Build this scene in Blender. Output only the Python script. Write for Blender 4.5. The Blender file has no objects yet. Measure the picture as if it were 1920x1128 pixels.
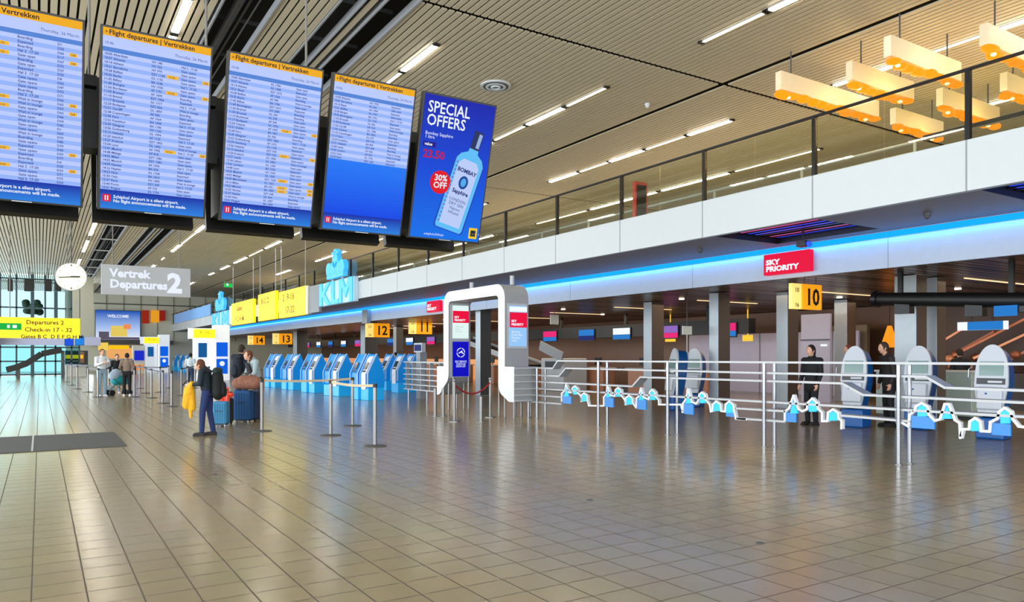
import bpy, bmesh, math, random
from mathutils import Vector, Matrix
random.seed(7)
PI = math.pi
# ------------------------------------------------------------------ camera, world, exposure, large lights
scn = bpy.context.scene
C = scn.collection
FPX = 1404.0; YAW = math.atan(885/1404.0); EYE = 1.65; HOR = 665.0
cd = bpy.data.cameras.new('camera'); cam = bpy.data.objects.new('camera', cd); C.objects.link(cam)
cam.location = (0, 0, EYE); cam.rotation_euler = (PI/2, 0, -YAW)
cd.sensor_width = 36; cd.lens = FPX*36/1920; cd.shift_y = (HOR-564)/1920; cd.clip_start = .05; cd.clip_end = 500
scn.camera = cam
scn.view_settings.view_transform = 'Standard'; scn.view_settings.look = 'None'
scn.view_settings.gamma = 1; scn.view_settings.use_curve_mapping = False
scn.view_settings.exposure = 0.0
w = bpy.data.worlds.new('world'); scn.world = w; w.use_nodes = True
bg = w.node_tree.nodes['Background']; bg.inputs[0].default_value = (.84, .94, 1, 1); bg.inputs[1].default_value = 1.45

def area(name, loc, rot, sx, sy, power, col):
    l = bpy.data.lights.new(name, 'AREA'); l.shape = 'RECTANGLE'; l.size = sx; l.size_y = sy; l.energy = power; l.color = col
    o = bpy.data.objects.new(name, l); o.location = loc; o.rotation_euler = rot; C.objects.link(o); return o
# daylight through the long glass front on the left side and the glazing behind the camera
area('daylight_left', (-9.5, 34, 3.6), (0, -PI/2, 0), 6.5, 100, 10800, (.92, .97, 1))
area('daylight_behind', (4, -9.5, 3.6), (PI/2, 0, 0), 22, 6, 2600, (.95, .97, 1))
# warm lamps of the upper floor shining up on the ceiling
for x_, y_, e_ in ((18, 8, 170), (18, 17, 130), (18, 28, 150), (18, 44, 160), (18, 64, 160)):
    area('upper_floor_uplight', (x_, y_, 5.6), (PI, 0, 0), 5, 9, e_, (1, .78, .46))
# ceiling lamps of the check-in hall
for x_, y_, e_ in ((22, 8, 150), (22, 18, 200), (22, 30, 230), (22, 44, 240), (22, 60, 260), (22, 76, 260)):
    area('check_in_hall_light', (x_, y_, 3.5), (0, 0, 0), 6, 8, e_, (1, .76, .52))

# ------------------------------------------------------------------ materials
def lin(c):
    out = []
    for v in c:
        v = v/255; out.append(v/12.92 if v <= .04045 else ((v+.055)/1.055)**2.4)
    return out
MATS = {}
def mat(name, rgb, rough=.5, metal=0, emit=None, es=0, var=.06, scale=6, alpha=1):
    m = bpy.data.materials.new(name); m.use_nodes = True; nt = m.node_tree; b = nt.nodes['Principled BSDF']
    c = lin(rgb)
    n = nt.nodes.new('ShaderNodeTexNoise'); n.inputs['Scale'].default_value = scale
    tc = nt.nodes.new('ShaderNodeTexCoord'); nt.links.new(tc.outputs['Object'], n.inputs['Vector'])
    mx = nt.nodes.new('ShaderNodeMix'); mx.data_type = 'RGBA'
    mx.inputs[6].default_value = (*[v*(1-var) for v in c], 1); mx.inputs[7].default_value = (*[min(1, v*(1+var)) for v in c], 1)
    nt.links.new(n.outputs['Fac'], mx.inputs[0]); nt.links.new(mx.outputs[2], b.inputs['Base Color'])
    b.inputs['Roughness'].default_value = rough; b.inputs['Metallic'].default_value = metal
    if emit:
        b.inputs['Emission Color'].default_value = (*lin(emit), 1); b.inputs['Emission Strength'].default_value = es
    MATS[name] = m; return m
def glow(name, rgb, s):
    m = mat(name, (6, 6, 6), .5, 0, rgb, s); m.node_tree.nodes['Principled BSDF'].inputs['Specular IOR Level'].default_value = .06; return m
def glass(name, tint, fac):
    m = bpy.data.materials.new(name); m.use_nodes = True; nt = m.node_tree; nt.nodes.clear()
    o = nt.nodes.new('ShaderNodeOutputMaterial'); t = nt.nodes.new('ShaderNodeBsdfTransparent'); g = nt.nodes.new('ShaderNodeBsdfGlossy')
    t.inputs[0].default_value = (*lin(tint), 1); g.inputs['Roughness'].default_value = .02
    mx = nt.nodes.new('ShaderNodeMixShader'); lw = nt.nodes.new('ShaderNodeLayerWeight'); lw.inputs[0].default_value = .18
    ml = nt.nodes.new('ShaderNodeMath'); ml.operation = 'MULTIPLY'; ml.inputs[1].default_value = fac*.5
    nt.links.new(lw.outputs[1], ml.inputs[0]); nt.links.new(ml.outputs[0], mx.inputs[0])
    nt.links.new(t.outputs[0], mx.inputs[1]); nt.links.new(g.outputs[0], mx.inputs[2]); nt.links.new(mx.outputs[0], o.inputs[0])
    MATS[name] = m; return m
def tile_mat(name, c1, c2, mortar, size, ox, oy, msize, rough):
    m = bpy.data.materials.new(name); m.use_nodes = True; nt = m.node_tree; b = nt.nodes['Principled BSDF']
    g = nt.nodes.new('ShaderNodeNewGeometry'); mp = nt.nodes.new('ShaderNodeMapping'); mp.inputs['Location'].default_value = (-ox, -oy, 0)
    br = nt.nodes.new('ShaderNodeTexBrick'); br.offset = 0; br.squash = 1
    br.inputs['Scale'].default_value = 1; br.inputs['Brick Width'].default_value = size; br.inputs['Row Height'].default_value = size
    br.inputs['Mortar Size'].default_value = msize; br.inputs['Mortar Smooth'].default_value = .6; br.inputs['Bias'].default_value = 0
    br.inputs['Color1'].default_value = (*lin(c1), 1); br.inputs['Color2'].default_value = (*lin(c2), 1); br.inputs['Mortar'].default_value = (*lin(mortar), 1)
    nt.links.new(g.outputs['Position'], mp.inputs[0]); nt.links.new(mp.outputs[0], br.inputs['Vector']); 
    n = nt.nodes.new('ShaderNodeTexNoise'); n.inputs['Scale'].default_value = 1.3; nt.links.new(g.outputs['Position'], n.inputs['Vector'])
    mx = nt.nodes.new('ShaderNodeMix'); mx.data_type = 'RGBA'; mx.blend_type = 'OVERLAY'; mx.inputs[0].default_value = .12
    nt.links.new(br.outputs['Color'], mx.inputs[6]); nt.links.new(n.outputs['Color'], mx.inputs[7]); nt.links.new(mx.outputs[2], b.inputs['Base Color'])
    r = nt.nodes.new('ShaderNodeMapRange'); r.inputs['To Min'].default_value = rough; r.inputs['To Max'].default_value = .7
    nt.links.new(br.outputs['Fac'], r.inputs[0]); nt.links.new(r.outputs[0], b.inputs['Roughness'])
    b.inputs['Specular IOR Level'].default_value = .75
    MATS[name] = m; return m
floor_m = tile_mat('floor_tiles', (140, 127, 98), (146, 133, 103), (72, 61, 44), .325, -.05, 6.32, .0075, .2)
slat_m = mat('ceiling_slat', (184, 174, 150), .5, 0, var=.04)
dark_m = mat('dark_void', (22, 21, 20), .8)
white_m = mat('white_panel', (196, 203, 208), .4, var=.02)
offw_m = mat('off_white', (205, 205, 200), .5)
grey_m = mat('grey_paint', (140, 143, 148), .45)
lgrey_m = mat('light_grey', (178, 182, 187), .4)
dgrey_m = mat('dark_grey', (70, 72, 75), .5)
soffit_m = mat('soffit_grey', (132, 124, 128), .5)
black_m = mat('black_plastic', (9, 9, 10), .5)
bmetal_m = mat('black_metal', (24, 25, 27), .35, .4)
steel_m = mat('brushed_steel', (128, 126, 124), .34, .85)
rod_m = mat('painted_rod', (110, 108, 102), .5)
chrome_m = mat('polished_steel', (138, 140, 145), .2, .95)
yel_m = mat('sign_yellow', (250, 216, 20), .5, 0, (250, 214, 10), .75)
orange_m = mat('sign_orange', (246, 160, 20), .5, 0, (250, 160, 12), .65)
ink_m = mat('sign_ink', (24, 22, 18), .6)
inkb_m = mat('board_ink', (38, 52, 120), .6, 0, (38, 52, 120), .55)
red_m = glow('priority_red', (236, 16, 64), 1.0)
wglow_m = glow('lit_white', (240, 246, 255), 1.05)
tubeB_m = glow('tube_bright', (255, 246, 230), 38)
tubeD_m = glow('tube_dim', (255, 236, 200), 14)
cove_m = glow('blue_led', (10, 150, 255), 1.5)
klm_m = mat('airline_blue', (64, 176, 238), .4, 0, (60, 178, 240), .55)
kblue_m = mat('kiosk_blue', (0, 132, 212), .35, 0, (0, 136, 222), .3)
kdeep_m = mat('kiosk_deep_blue', (0, 74, 138), .35)
cyan_m = mat('lit_cyan_acrylic', (20, 160, 225), .3, 0, (0, 165, 240), .8)
brown_m = mat('brown_panel', (92, 66, 48), .35)
dbrown_m = mat('dark_brown', (52, 40, 34), .4)
inceil_m = mat('check_in_ceiling', (138, 112, 94), .3, .3)
copper_m = mat('copper_wood', (176, 120, 88), .4)
glassM = glass('balustrade_glass', (240, 243, 234), 1.0)
winM = glass('window_glass', (228, 243, 246), 1.0)
mat_m = mat('entrance_mat_fibre', (72, 74, 74), .9, scale=60, var=.2)

# ------------------------------------------------------------------ mesh builder
class MB:
    def __init__(s): s.v = []; s.f = []; s.m = []; s.s = []
    def add(s, vs, fs, mi=0, sm=False):
        b = len(s.v); s.v += [tuple(p) for p in vs]
        for f in fs: s.f.append(tuple(b+i for i in f)); s.m.append(mi); s.s.append(sm)
        return s
    def box(s, c, d, mi=0, M=None):
        x, y, z = d[0]/2, d[1]/2, d[2]/2
        vs = [Vector((sx*x, sy*y, sz*z)) for sx in (-1, 1) for sy in (-1, 1) for sz in (-1, 1)]
        if M is not None: vs = [M @ p for p in vs]
        vs = [p+Vector(c) for p in vs]
        return s.add(vs, [(0, 1, 3, 2), (4, 6, 7, 5), (0, 4, 5, 1), (2, 3, 7, 6), (0, 2, 6, 4), (1, 5, 7, 3)], mi)
    def bb(s, a, b, mi=0):
        return s.box([(a[i]+b[i])/2 for i in range(3)], [abs(b[i]-a[i]) for i in range(3)], mi)
    def bar(s, a, b, wd, h, mi=0):      # box from a to b, wd wide, h high
        a = Vector(a); b = Vector(b); d = b-a; L = d.length; d.normalize()
        up = Vector((0, 0, 1)) if abs(d.z) < .95 else Vector((0, 1, 0))
        r = d.cross(up).normalized(); u = r.cross(d)
        M = Matrix((r, d, u)).transposed()
        return s.box((a+b)/2, (wd, L, h), mi, M)
    def cyl(s, a, b, r0, r1=None, n=12, mi=0, cap=True, sm=True):
        r1 = r0 if r1 is None else r1
        a = Vector(a); b = Vector(b); d = (b-a).normalized()
        u = d.orthogonal().normalized(); v = d.cross(u)
        vs = []
        for p, r in ((a, r0), (b, r1)):
            for i in range(n):
                t = 2*PI*i/n; vs.append(p+(u*math.cos(t)+v*math.sin(t))*r)
        s.add(vs, [(i, (i+1) % n, n+(i+1) % n, n+i) for i in range(n)], mi, sm)
        if cap: s.add(vs, [tuple(range(n-1, -1, -1)), tuple(range(n, 2*n))], mi)
        return s
    def tube(s, pts, r, n=8, mi=0):
        for a, b in zip(pts[:-1], pts[1:]): s.cyl(a, b, r, r, n, mi)
        return s
    def ell(s, c, r, n=14, k=9, mi=0, fn=None, M=None):
        vs = []; fs = []
        for j in range(k+1):
            ph = PI*j/k
            for i in range(n):
                t = 2*PI*i/n
                p = Vector((math.sin(ph)*math.cos(t), math.sin(ph)*math.sin(t), math.cos(ph)))
                p = Vector((p.x*r[0], p.y*r[1], p.z*r[2]))
                if fn: p = fn(p)
                if M is not None: p = M @ p
                vs.append(p+Vector(c))
        for j in range(k):
            for i in range(n):
                a, b = j*n+i, j*n+(i+1) % n
                if j == 0: fs.append((a, a+n, b+n))
                elif j == k-1: fs.append((a, a+n, b))
                else: fs.append((a, a+n, b+n, b))
        return s.add(vs, fs, mi, True)
    def cap(s, a, b, r0, r1, sx=1, sy=1, n=14, mi=0):   # round cone, section scaled sx (world x) / sy
        a = Vector(a); b = Vector(b); d = b-a; L = d.length; d.normalize()
        u = Vector((1, 0, 0)) if abs(d.x) < .9 else Vector((0, 1, 0))
        u = (u-d*u.dot(d)).normalized(); v = d.cross(u)
        rings = []
        for j in range(1, 5):
            t = PI/2*(1-j/4); rings.append((-r0*math.sin(t), r0*math.cos(t)))
        for j in range(0, 4):
            t = PI/2*j/4; rings.append((L+r1*math.sin(t), r1*math.cos(t)))
        vs = [a-d*r0]
        for z, r in rings:
            for i in range(n):
                t = 2*PI*i/n; vs.append(a+d*z+u*math.cos(t)*r*sx+v*math.sin(t)*r*sy)
        vs.append(b+d*r1); fs = []
        for i in range(n): fs.append((0, 1+(i+1) % n, 1+i))
        K = len(rings)
        for j in range(K-1):
            for i in range(n):
                p = 1+j*n+i; q = 1+j*n+(i+1) % n; fs.append((p, q, q+n, p+n))
        e = 1+K*n; o = 1+(K-1)*n
        for i in range(n): fs.append((o+i, o+(i+1) % n, e))
        return s.add(vs, fs, mi, True)
    def prism(s, pts, o, xd, yd, nd, mi=0, mside=None):   # polygon in plane (xd,yd) extruded by vector nd
        o, xd, yd, nd = map(Vector, (o, xd, yd, nd)); n = len(pts)
        A = [o+xd*p[0]+yd*p[1] for p in pts]; B = [p+nd for p in A]
        s.add(A+B, [tuple(range(n)), tuple(range(2*n-1, n-1, -1))], mi)
        s.add(A+B, [(i, n+i, n+(i+1) % n, (i+1) % n) for i in range(n)], mi if mside is None else mside)
        return s
    def ribbon(s, pts, dep, th, mi=0):        # pts (x,y,z) polyline in a plane x=const, band dep deep in x, th thick
        for a, b in zip(pts[:-1], pts[1:]):
            a = Vector(a); b = Vector(b); d = (b-a).normalized(); e = d*th*.35
            s.bar(a+Vector((dep/2, 0, 0)), b+Vector((dep/2, 0, 0)), dep, th, mi)
            s.cyl(b-Vector((.003, 0, 0)), b+Vector((dep+.003, 0, 0)), th/2+.002, n=12, mi=mi, sm=False)
        return s
    def text(s, body, o, xd, yd, size, align='LEFT', mi=0, ext=.004, bold=0, sx=1, space=1.0):
        cu = bpy.data.curves.new('t', 'FONT'); cu.body = body; cu.size = size; cu.align_x = align; cu.extrude = ext; cu.offset = bold
        cu.resolution_u = 2; cu.space_line = space
        ob = bpy.data.objects.new('t', cu); me = bpy.data.meshes.new_from_object(ob)
        o, xd, yd = map(Vector, (o, xd, yd)); nd = xd.cross(yd)
        s.add([o+xd*v.co.x*sx+yd*v.co.y+nd*v.co.z for v in me.vertices], [tuple(p.vertices) for p in me.polygons], mi)
        bpy.data.objects.remove(ob); bpy.data.meshes.remove(me); bpy.data.curves.remove(cu)
        return s
    def build(s, name, mats, parent=None, world=True, bevel=0, label=None, remesh=0, smooth=0, sub=0):
        if not isinstance(mats, (list, tuple)): mats = [mats]
        me = bpy.data.meshes.new(name)
        off = Vector((0, 0, 0))
        if parent is not None and world: off = WL(parent)
        me.from_pydata([tuple(Vector(p)-off) for p in s.v], [], s.f); me.update()
        for m in mats: me.materials.append(m)
        for p, mi, sm in zip(me.polygons, s.m, s.s): p.material_index = mi; p.use_smooth = sm
        ob = bpy.data.objects.new(name, me); C.objects.link(ob)
        if parent is not None: ob.parent = parent
        if bevel:
            b = ob.modifiers.new('b', 'BEVEL'); b.width = bevel; b.segments = 3; b.limit_method = 'ANGLE'; b.angle_limit = .6
        if remesh:
            r = ob.modifiers.new('r', 'REMESH'); r.mode = 'VOXEL'; r.voxel_size = remesh; r.use_smooth_shade = True
            if smooth: q = ob.modifiers.new('s', 'SMOOTH'); q.iterations = smooth; q.factor = .5
        if label: ob['label'] = label
        return ob
def WL(o):
    v = Vector((0, 0, 0))
    while o is not None: v += o.location; o = o.parent
    return v
def thing(name, label, cat, loc=(0, 0, 0), rotz=0, group=None):
    o = bpy.data.objects.new(name, None); C.objects.link(o); o.location = loc; o.rotation_euler = (0, 0, rotz); o.empty_display_size = .2
    o['label'] = label; o['category'] = cat
    if group: o['group'] = group
    return o
def tag(o, label, cat, group=None, kind=None):
    o['label'] = label; o['category'] = cat
    if group: o['group'] = group
    if kind: o['kind'] = kind
    return o
def struct(name, mb, mats, bevel=0, label=None):
    o = mb.build(name, mats, bevel=bevel); o['kind'] = 'structure'
    if label: o['label'] = label
    return o
def dup(root, loc, rz=None, label=None, group=None):
    r = root.copy(); C.objects.link(r); r.location = loc
    if rz is not None: r.rotation_euler = (0, 0, rz)
    if label: r['label'] = label
    if group: r['group'] = group
    for ch in list(root.children):
        c = ch.copy(); C.objects.link(c); c.parent = r
        for g in ch.children:
            d = g.copy(); C.objects.link(d); d.parent = c
    return r
X3 = (1, 0, 0); Z3 = (0, 0, 1); Y3n = (0, -1, 0)

# ------------------------------------------------------------------ the hall shell
EY = 88.0
m = MB().bb((-12, -10, -.2), (34, EY+.3, 0)); struct('floor', m, floor_m, label='large beige square floor tiles with a soft shine')
CZ = 8.0
gaps = [(2.79, 3.62), (4.57, 4.90), (5.27, 5.74)]
m = MB()
joints = [-6, 0.0, 12.25, 24.5, 36.75, 49, 61.25, 73.5, EY]
x = -12.0
P = .152
edges = [g for ab in gaps for g in ab]
k = 0
while x < 27:
    x1 = x+P
    skip = False
    for a, b in gaps:
        if x1 > a and x < b: skip = True
    if abs(x-13.6) < P*.5: skip = True
    if not skip:
        for j in range(len(joints)-1):
            m.bb((x, joints[j]+.06, CZ), (x+P-.042, joints[j+1]-.06, CZ+.03))
    x = x1
struct('ceiling', m, slat_m, label='metal slat ceiling of long narrow strips with dark gaps')
m = MB()
for a, b in gaps:            # raised edge frames of the open strips
    for xx in (a-.03, b+.01): m.bb((xx, -6, CZ-.03), (xx+.03, EY, CZ+.12))
struct('trim_1', m, grey_m)
m = MB().bb((-12, -10, CZ+.75), (34, EY+.3, CZ+.9)); struct('ceiling', m, dark_m, label='black void above the slat ceiling')
m = MB()                      # ducts in the open strips
for xx, zz, r in ((2.95, 8.4, .05), (3.2, 8.35, .09), (3.42, 8.45, .035), (3.5, 8.3, .02), (4.7, 8.4, .06), (4.8, 8.3, .02), (5.45, 8.35, .07), (5.6, 8.5, .03)):
    m.cyl((xx, -6, zz), (xx, EY, zz), r, n=8)
for i in range(46): yy = -4+i*2.0; m.bb((2.4, yy, 8.5), (6.0, yy+.05, 8.56))
tag(m.build('ceiling_pipes', dgrey_m), 'grey pipes and cable trays running inside the dark open ceiling strips', 'pipes', kind='stuff')
m = MB()
for i in range(11): yy = 31+i*5.2; m.bb((2.75, yy, 7.97), (3.66, yy+.05, 8.02))
struct('trim_2', m, offw_m)

# walls: right back, end, left glass end
m = MB().bb((2.2, EY, 0), (34, EY+.3, 8.8)); struct('wall_end', m, mat('end_wall', (214, 212, 192), .6))
struct('wall_right', MB().bb((30, -10, 0), (30.3, EY, 3.7)), brown_m)
struct('wall_upper_right', MB().bb((26.6, -10, 4.2), (26.9, EY, 8.8)), mat('upper_wall', (190, 172, 130), .6))
# left long side: glass front (frames only carry the roof)
m = MB()
for i in range(20): yy = -8+i*5.0; m.bb((-9.9, yy, 0), (-9.7, yy+.15, 8))
m.bb((-9.95, -10, 7.2), (-9.6, EY, 8)); m.bb((-9.9, -10, 0), (-9.7, EY, .3)); struct('window_1', m, dgrey_m)
m = MB().bb((-12, -10.3, 7), (34, -10, 8.8)); struct('wall_behind', m, offw_m)

# glazed end block at left, Y = 70
GY = 70.0
m = MB()
for xx in (-6.5, -4.6, -2.6, -1.55, -.5, .35, 1.05, 2.15, 2.7): m.bb((xx-.06, GY-.05, 0), (xx+.06, GY+.1, 7.98))
m.bb((-.62, GY-.1, 0), (-.38, GY+.1, 7.98)); m.bb((.95, GY-.1, 3.2), (1.2, GY+.12, 7.98))
for zz in (.1, 1.15, 2.25, 3.3, 5.35, 7.6): m.bb((-8, GY-.05, zz-.06), (2.7, GY+.1, zz+.06))
o = struct('window_2', m, mat('window_frame', (44, 70, 78), .4))
p_ = MB().bb((-8, GY+.02, 2.7), (2.7, GY+.03, 7.9)).build('pane', winM, o)
MB().bb((-8, GY+.02, .1), (2.7, GY+.03, 2.7)).build('lower_pane', glass('lower_window_glass', (196, 236, 240), 1.0), o)
struct('trim_3', MB().bb((-8, GY-.3, 2.42), (4.2, GY+.2, 3.1)).bb((-9.5, GY-.3, 2.42), (-2.6, GY-2, 3.3)), mat('lilac_bulkhead', (186, 190, 222), .5))
struct('wall_left_end', MB().bb((2.2, GY-.1, 3.1), (3.7, GY+.1, 8)).bb((1.7, GY+.1, 3.1), (2.2, GY+.3, 8)), mat('stone_panel', (176, 176, 160), .6))
# daylight behind the end glazing
area('daylight_end', (-3, GY+6, 5), (-PI/2, 0, 0), 14, 9, 1300, (.8, .95, 1))
# outdoor ground and a round dark tree beyond the glass
struct('floor', MB().bb((-60, -30, -.4), (-12, 140, -.21)), mat('outdoor_paving', (190, 198, 200), .8), label='pale paving outside the glass')

# ------------------------------------------------------------------ mezzanine
MX = 12.0; LX = 14.6; SZ = 4.16; FZ = 4.94
m = MB().bb((MX, -8, SZ), (MX+.12, 31.6, FZ)); m.bb((MX, 31.6, SZ), (MX+.12, EY, FZ-.02))
fas = struct('wall_mezzanine_front', m, white_m, label='long white balcony fascia')
m = MB()
yy = 5.99-2.7*4
seams = []
while yy < 88: m.bb((MX-.004, yy-.012, SZ), (MX, yy+.012, FZ)); yy += 2.7
struct('trim_4', m, grey_m)
# soffit with two dark open bays
def quad(m, x0, x1, y0, y1, z0, z1): m.bb((x0, y0, z0), (x1, y1, z1))
m = MB()
bays = [(12.12, 14.15, 8.7, 11.15), (12.12, 14.15, 3.4, 5.85)]
quad(m, 14.15, LX, -8, EY, SZ, SZ+.04)
ys = [-8, 3.4, 5.85, 8.7, 11.15, EY]
for i in range(0, 5, 2): quad(m, 12.12, 14.15, ys[i], ys[i+1], SZ, SZ+.04)
struct('ceiling', m, soffit_m, label='smooth grey soffit under the balcony')
struct('floor', MB().bb((12.12, -8, FZ-.12), (27, EY, FZ-.02)), mat('upper_floor', (120, 108, 90), .5), label='floor of the upper level')
pur_m = glow('violet_light', (90, 80, 240), 2.6); mag_m = glow('magenta_light', (235, 90, 170), 2.0); blu_m = glow('deep_blue_light', (30, 60, 240), 2.8)
for bi, (x0, x1, y0, y1) in enumerate(bays):
    t = thing('light_bay', ['dark recessed bay in the soffit lit by violet and magenta tubes', 'dark recessed bay at the right edge lit deep blue'][bi], 'light fixture', (x0+1, (y0+y1)/2, SZ))
    x0 += .02; x1 -= .02; mb = MB(); mb.bb((x0, y0, SZ+.5), (x1, y1, SZ+.55)); 
    mb.bb((x0, y0, SZ), (x0+.02, y1, SZ+.5)); mb.bb((x1-.02, y0, SZ), (x1, y1, SZ+.5)); mb.bb((x0, y0, SZ), (x1, y0+.02, SZ+.5)); mb.bb((x0, y1-.02, SZ), (x1, y1, SZ+.5))
    mb.build('housing', black_m, t)
    for i in range(8):
        xx = x0+.15+i*.24
        MB().bb((xx, y0+.1, SZ+.12), (xx+.05, y1-.1, SZ+.2)).build('tube', [pur_m, bmetal_m, mag_m, blu_m][(i % 4) if bi == 0 else 3], t)
        MB().bb((xx+.1, y0+.02, SZ+.1), (xx+.16, y1-.02, SZ+.3)).build('baffle', bmetal_m, t)
# lower fascia with blue LED cove
m = MB(); m.bb((LX, -8, 3.42), (LX+.1, EY, SZ)); struct('wall_lower_front', m, mat('fascia_silver', (160, 170, 184), .4, .1), label='silver white lower fascia washed by blue light')
m = MB(); yy = -2.0
while yy < EY: m.bb((LX-.003, yy, 3.42), (LX, yy+.02, SZ)); yy += 5.4
struct('trim_5', m, grey_m)
t = thing('led_strip_light', 'continuous bright blue LED line along the top of the lower fascia', 'light', (LX-.1, 20, SZ))
MB().bb((LX-.07, -8, SZ-.12), (LX-.01, EY, SZ-.012)).build('led_tube', cove_m, t)
MB().bb((LX-.09, -8, SZ-.012), (LX-.01, EY, SZ-.002)).build('channel', lgrey_m, t)
area('blue_cove_light', (LX-.07, 38, SZ-.135), (0, math.radians(-12), 0), .05, 92, 420, (.03, .33, 1))
# check-in hall ceiling
m = MB(); y = -8.0; random.seed(21)
while y < EY:
    wd_ = random.choice((.16, .22, .3)); m.bb((LX+.15, y, 3.62), (30, y+wd_, 3.66+random.choice((0, .0, .05))), random.randrange(4)); y += wd_+.05
struct('ceiling', m, [inceil_m, mat('ceiling_slat_mid', (104, 82, 70), .3, .4), mat('ceiling_slat_pink', (150, 122, 118), .28, .4), mat('ceiling_slat_dark', (66, 52, 46), .3, .4)], label='brown slatted ceiling over the check-in hall')
struct('ceiling', MB().bb((LX+.1, -8, 3.9), (30, EY, 4.0)), dark_m, label='dark void above the brown ceiling')

# balustrade
t = thing('glass_balustrade', 'long glass balustrade with black posts and handrail on top of the white fascia', 'balustrade', (MX, 40, FZ))
MB().bar((MX+.05, -6, 6.03), (MX+.05, EY, 6.03), .05, .04).build('handrail', bmetal_m, t)
yy = 5.99-2.7*2; py = []
while yy < EY: py.append(yy); yy += 2.7
for yy in py: MB().bb((MX+.02, yy-.035, FZ-.1), (MX+.1, yy+.035, 6.03)).build('post', bmetal_m, t)
for a, b in zip(py[:-1], py[1:]):
    mid = (a+b)/2
    for c, d in ((a+.05, mid-.01), (mid+.01, b-.05)): MB().bb((MX+.05, c, FZ), (MX+.062, d, 5.98)).build('glass_pane', glassM, t)
t = thing('inner_railing', 'grey metal railing with thin bars further back on the upper level', 'railing', (15.2, 20, FZ))
MB().cyl((15.2, 8.6, 6.02), (15.2, 60, 6.02), .03).build('handrail', lgrey_m, t)
MB().bar((15.2, 5.2, 6.05), (15.2, 8.4, 6.05), .12, .08).build('rail_end', bmetal_m, t, label='dark thick end of the rail')
mb = MB()
for i in range(6): mb.cyl((15.2, 8.6, 5.12+i*.14), (15.2, 60, 5.12+i*.14), .012, n=6)
mb.build('bars', lgrey_m, t)
for i in range(20): MB().cyl((15.2, 8.6+i*2.7, FZ), (15.2, 8.6+i*2.7, 6.02), .03).build('post', lgrey_m, t)
t = thing('display_stand', 'red framed dark display stand behind the glass balustrade', 'display', (13.1, 14.6, FZ))
MB().bb((12.9, 14.55, FZ), (13.32, 14.65, 6.1)).build('frame', mat('red_frame', (206, 70, 60), .4), t)
MB().bb((12.96, 14.53, FZ+.1), (13.26, 14.55, 6.02)).build('screen', black_m, t)

# ceiling tubes
def tube(x, y0, y1, bright, label, group):
    t = thing('ceiling_tube_light', label, 'ceiling light', (x, (y0+y1)/2, CZ), group=group)
    wd = .13 if bright else .05
    MB().bb((x-wd/2, y0+.06, CZ-.035), (x+wd/2, y1-.06, CZ-.01)).build('diffuser', tubeB_m if bright else tubeD_m, t)
    MB().bb((x-wd/2-.01, y0+.05, CZ-.02), (x+wd/2+.01, y1-.05, CZ+.02)).build('housing', lgrey_m, t)
    for e in (y0, y1): MB().bb((x-.07, e-.04, CZ-.04), (x+.07, e+.04, CZ+.01)).build('end_bracket', black_m, t)
rows = {2.24: [(10.9, 12.6, 1), (14.3, 16.0, 1), (16.1, 17.7, 1), (17.8, 19.4, 1), (26, 28, 1), (33, 36, 1), (40, 45.5, 1), (47.5, 53, 1), (57, 61, 1), (66, 69, 1)],
        6.85: [(6, 7.7, 1), (7.8, 9.4, 0), (13.76, 15.46, 1), (15.5, 17.1, 0), (17.2, 18.9, 1), (26, 29.4, 1), (32, 33.6, 0), (39, 41.5, 1), (41.6, 46.3, 0), (46.4, 50, 1), (53, 54.7, 0), (58, 62, 1), (68, 72, 1), (78, 80, 1)],
        11.35: [(5.8, 7.5, 0), (7.55, 9.15, 1), (9.2, 10.8, 0), (13.8, 15.42, 0), (15.5, 17.24, 1), (17.3, 19.0, 0), (19.1, 20.8, 1), (27, 30.5, 0), (33, 36, 1), (38, 40.5, 0), (42, 45.5, 1), (46, 49.6, 0), (50.2, 54, 1), (55.5, 58.5, 1), (61, 63, 1), (70, 73, 1)],
        15.8: [(3.5, 5.2, 1), (5.3, 7.5, 1), (7.55, 8.95, 0), (9.1, 10.9, 1), (13.92, 15.58, 1), (15.62, 17.35, 0), (17.4, 19.08, 1), (19.1, 20.7, 0), (20.75, 22.5, 1), (27, 30, 0), (31, 35, 1), (37, 41, 0), (44, 50, 1), (56, 60, 1)],
        20.3: [(6.6, 8.2, 0), (8.3, 10.4, 1), (14.4, 17.8, 0), (18, 21.4, 1), (21.6, 25.8, 1), (26, 30, 0), (34, 40, 1)],
        24.6: [(8, 11, 1), (13, 16, 0), (18, 22, 1)]}
names = {2.24: 'row over the walkway at far left', 6.85: 'row passing behind the departure boards', 11.35: 'row just outside the balcony edge', 15.8: 'row over the balcony handrail', 20.3: 'row deep over the upper level', 24.6: 'deepest row over the upper level'}
ORD = ['first', 'second', 'third', 'fourth', 'fifth', 'sixth', 'seventh', 'eighth', 'ninth', 'tenth', 'eleventh', 'twelfth', 'thirteenth', 'fourteenth', 'fifteenth', 'sixteenth', 'seventeenth']
def lab(x, a, b, br):
    i = [q[0] for q in rows[x]].index(a)
    return f"{'bright' if br else 'slim dim'} ceiling tube, {ORD[i]} from the front, {names[x]}"
for x, L in rows.items():
    for a, b, br in L:
        tube(x, a, b, br, lab(x, a, b, br), 'tube lights, '+names[x])
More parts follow.
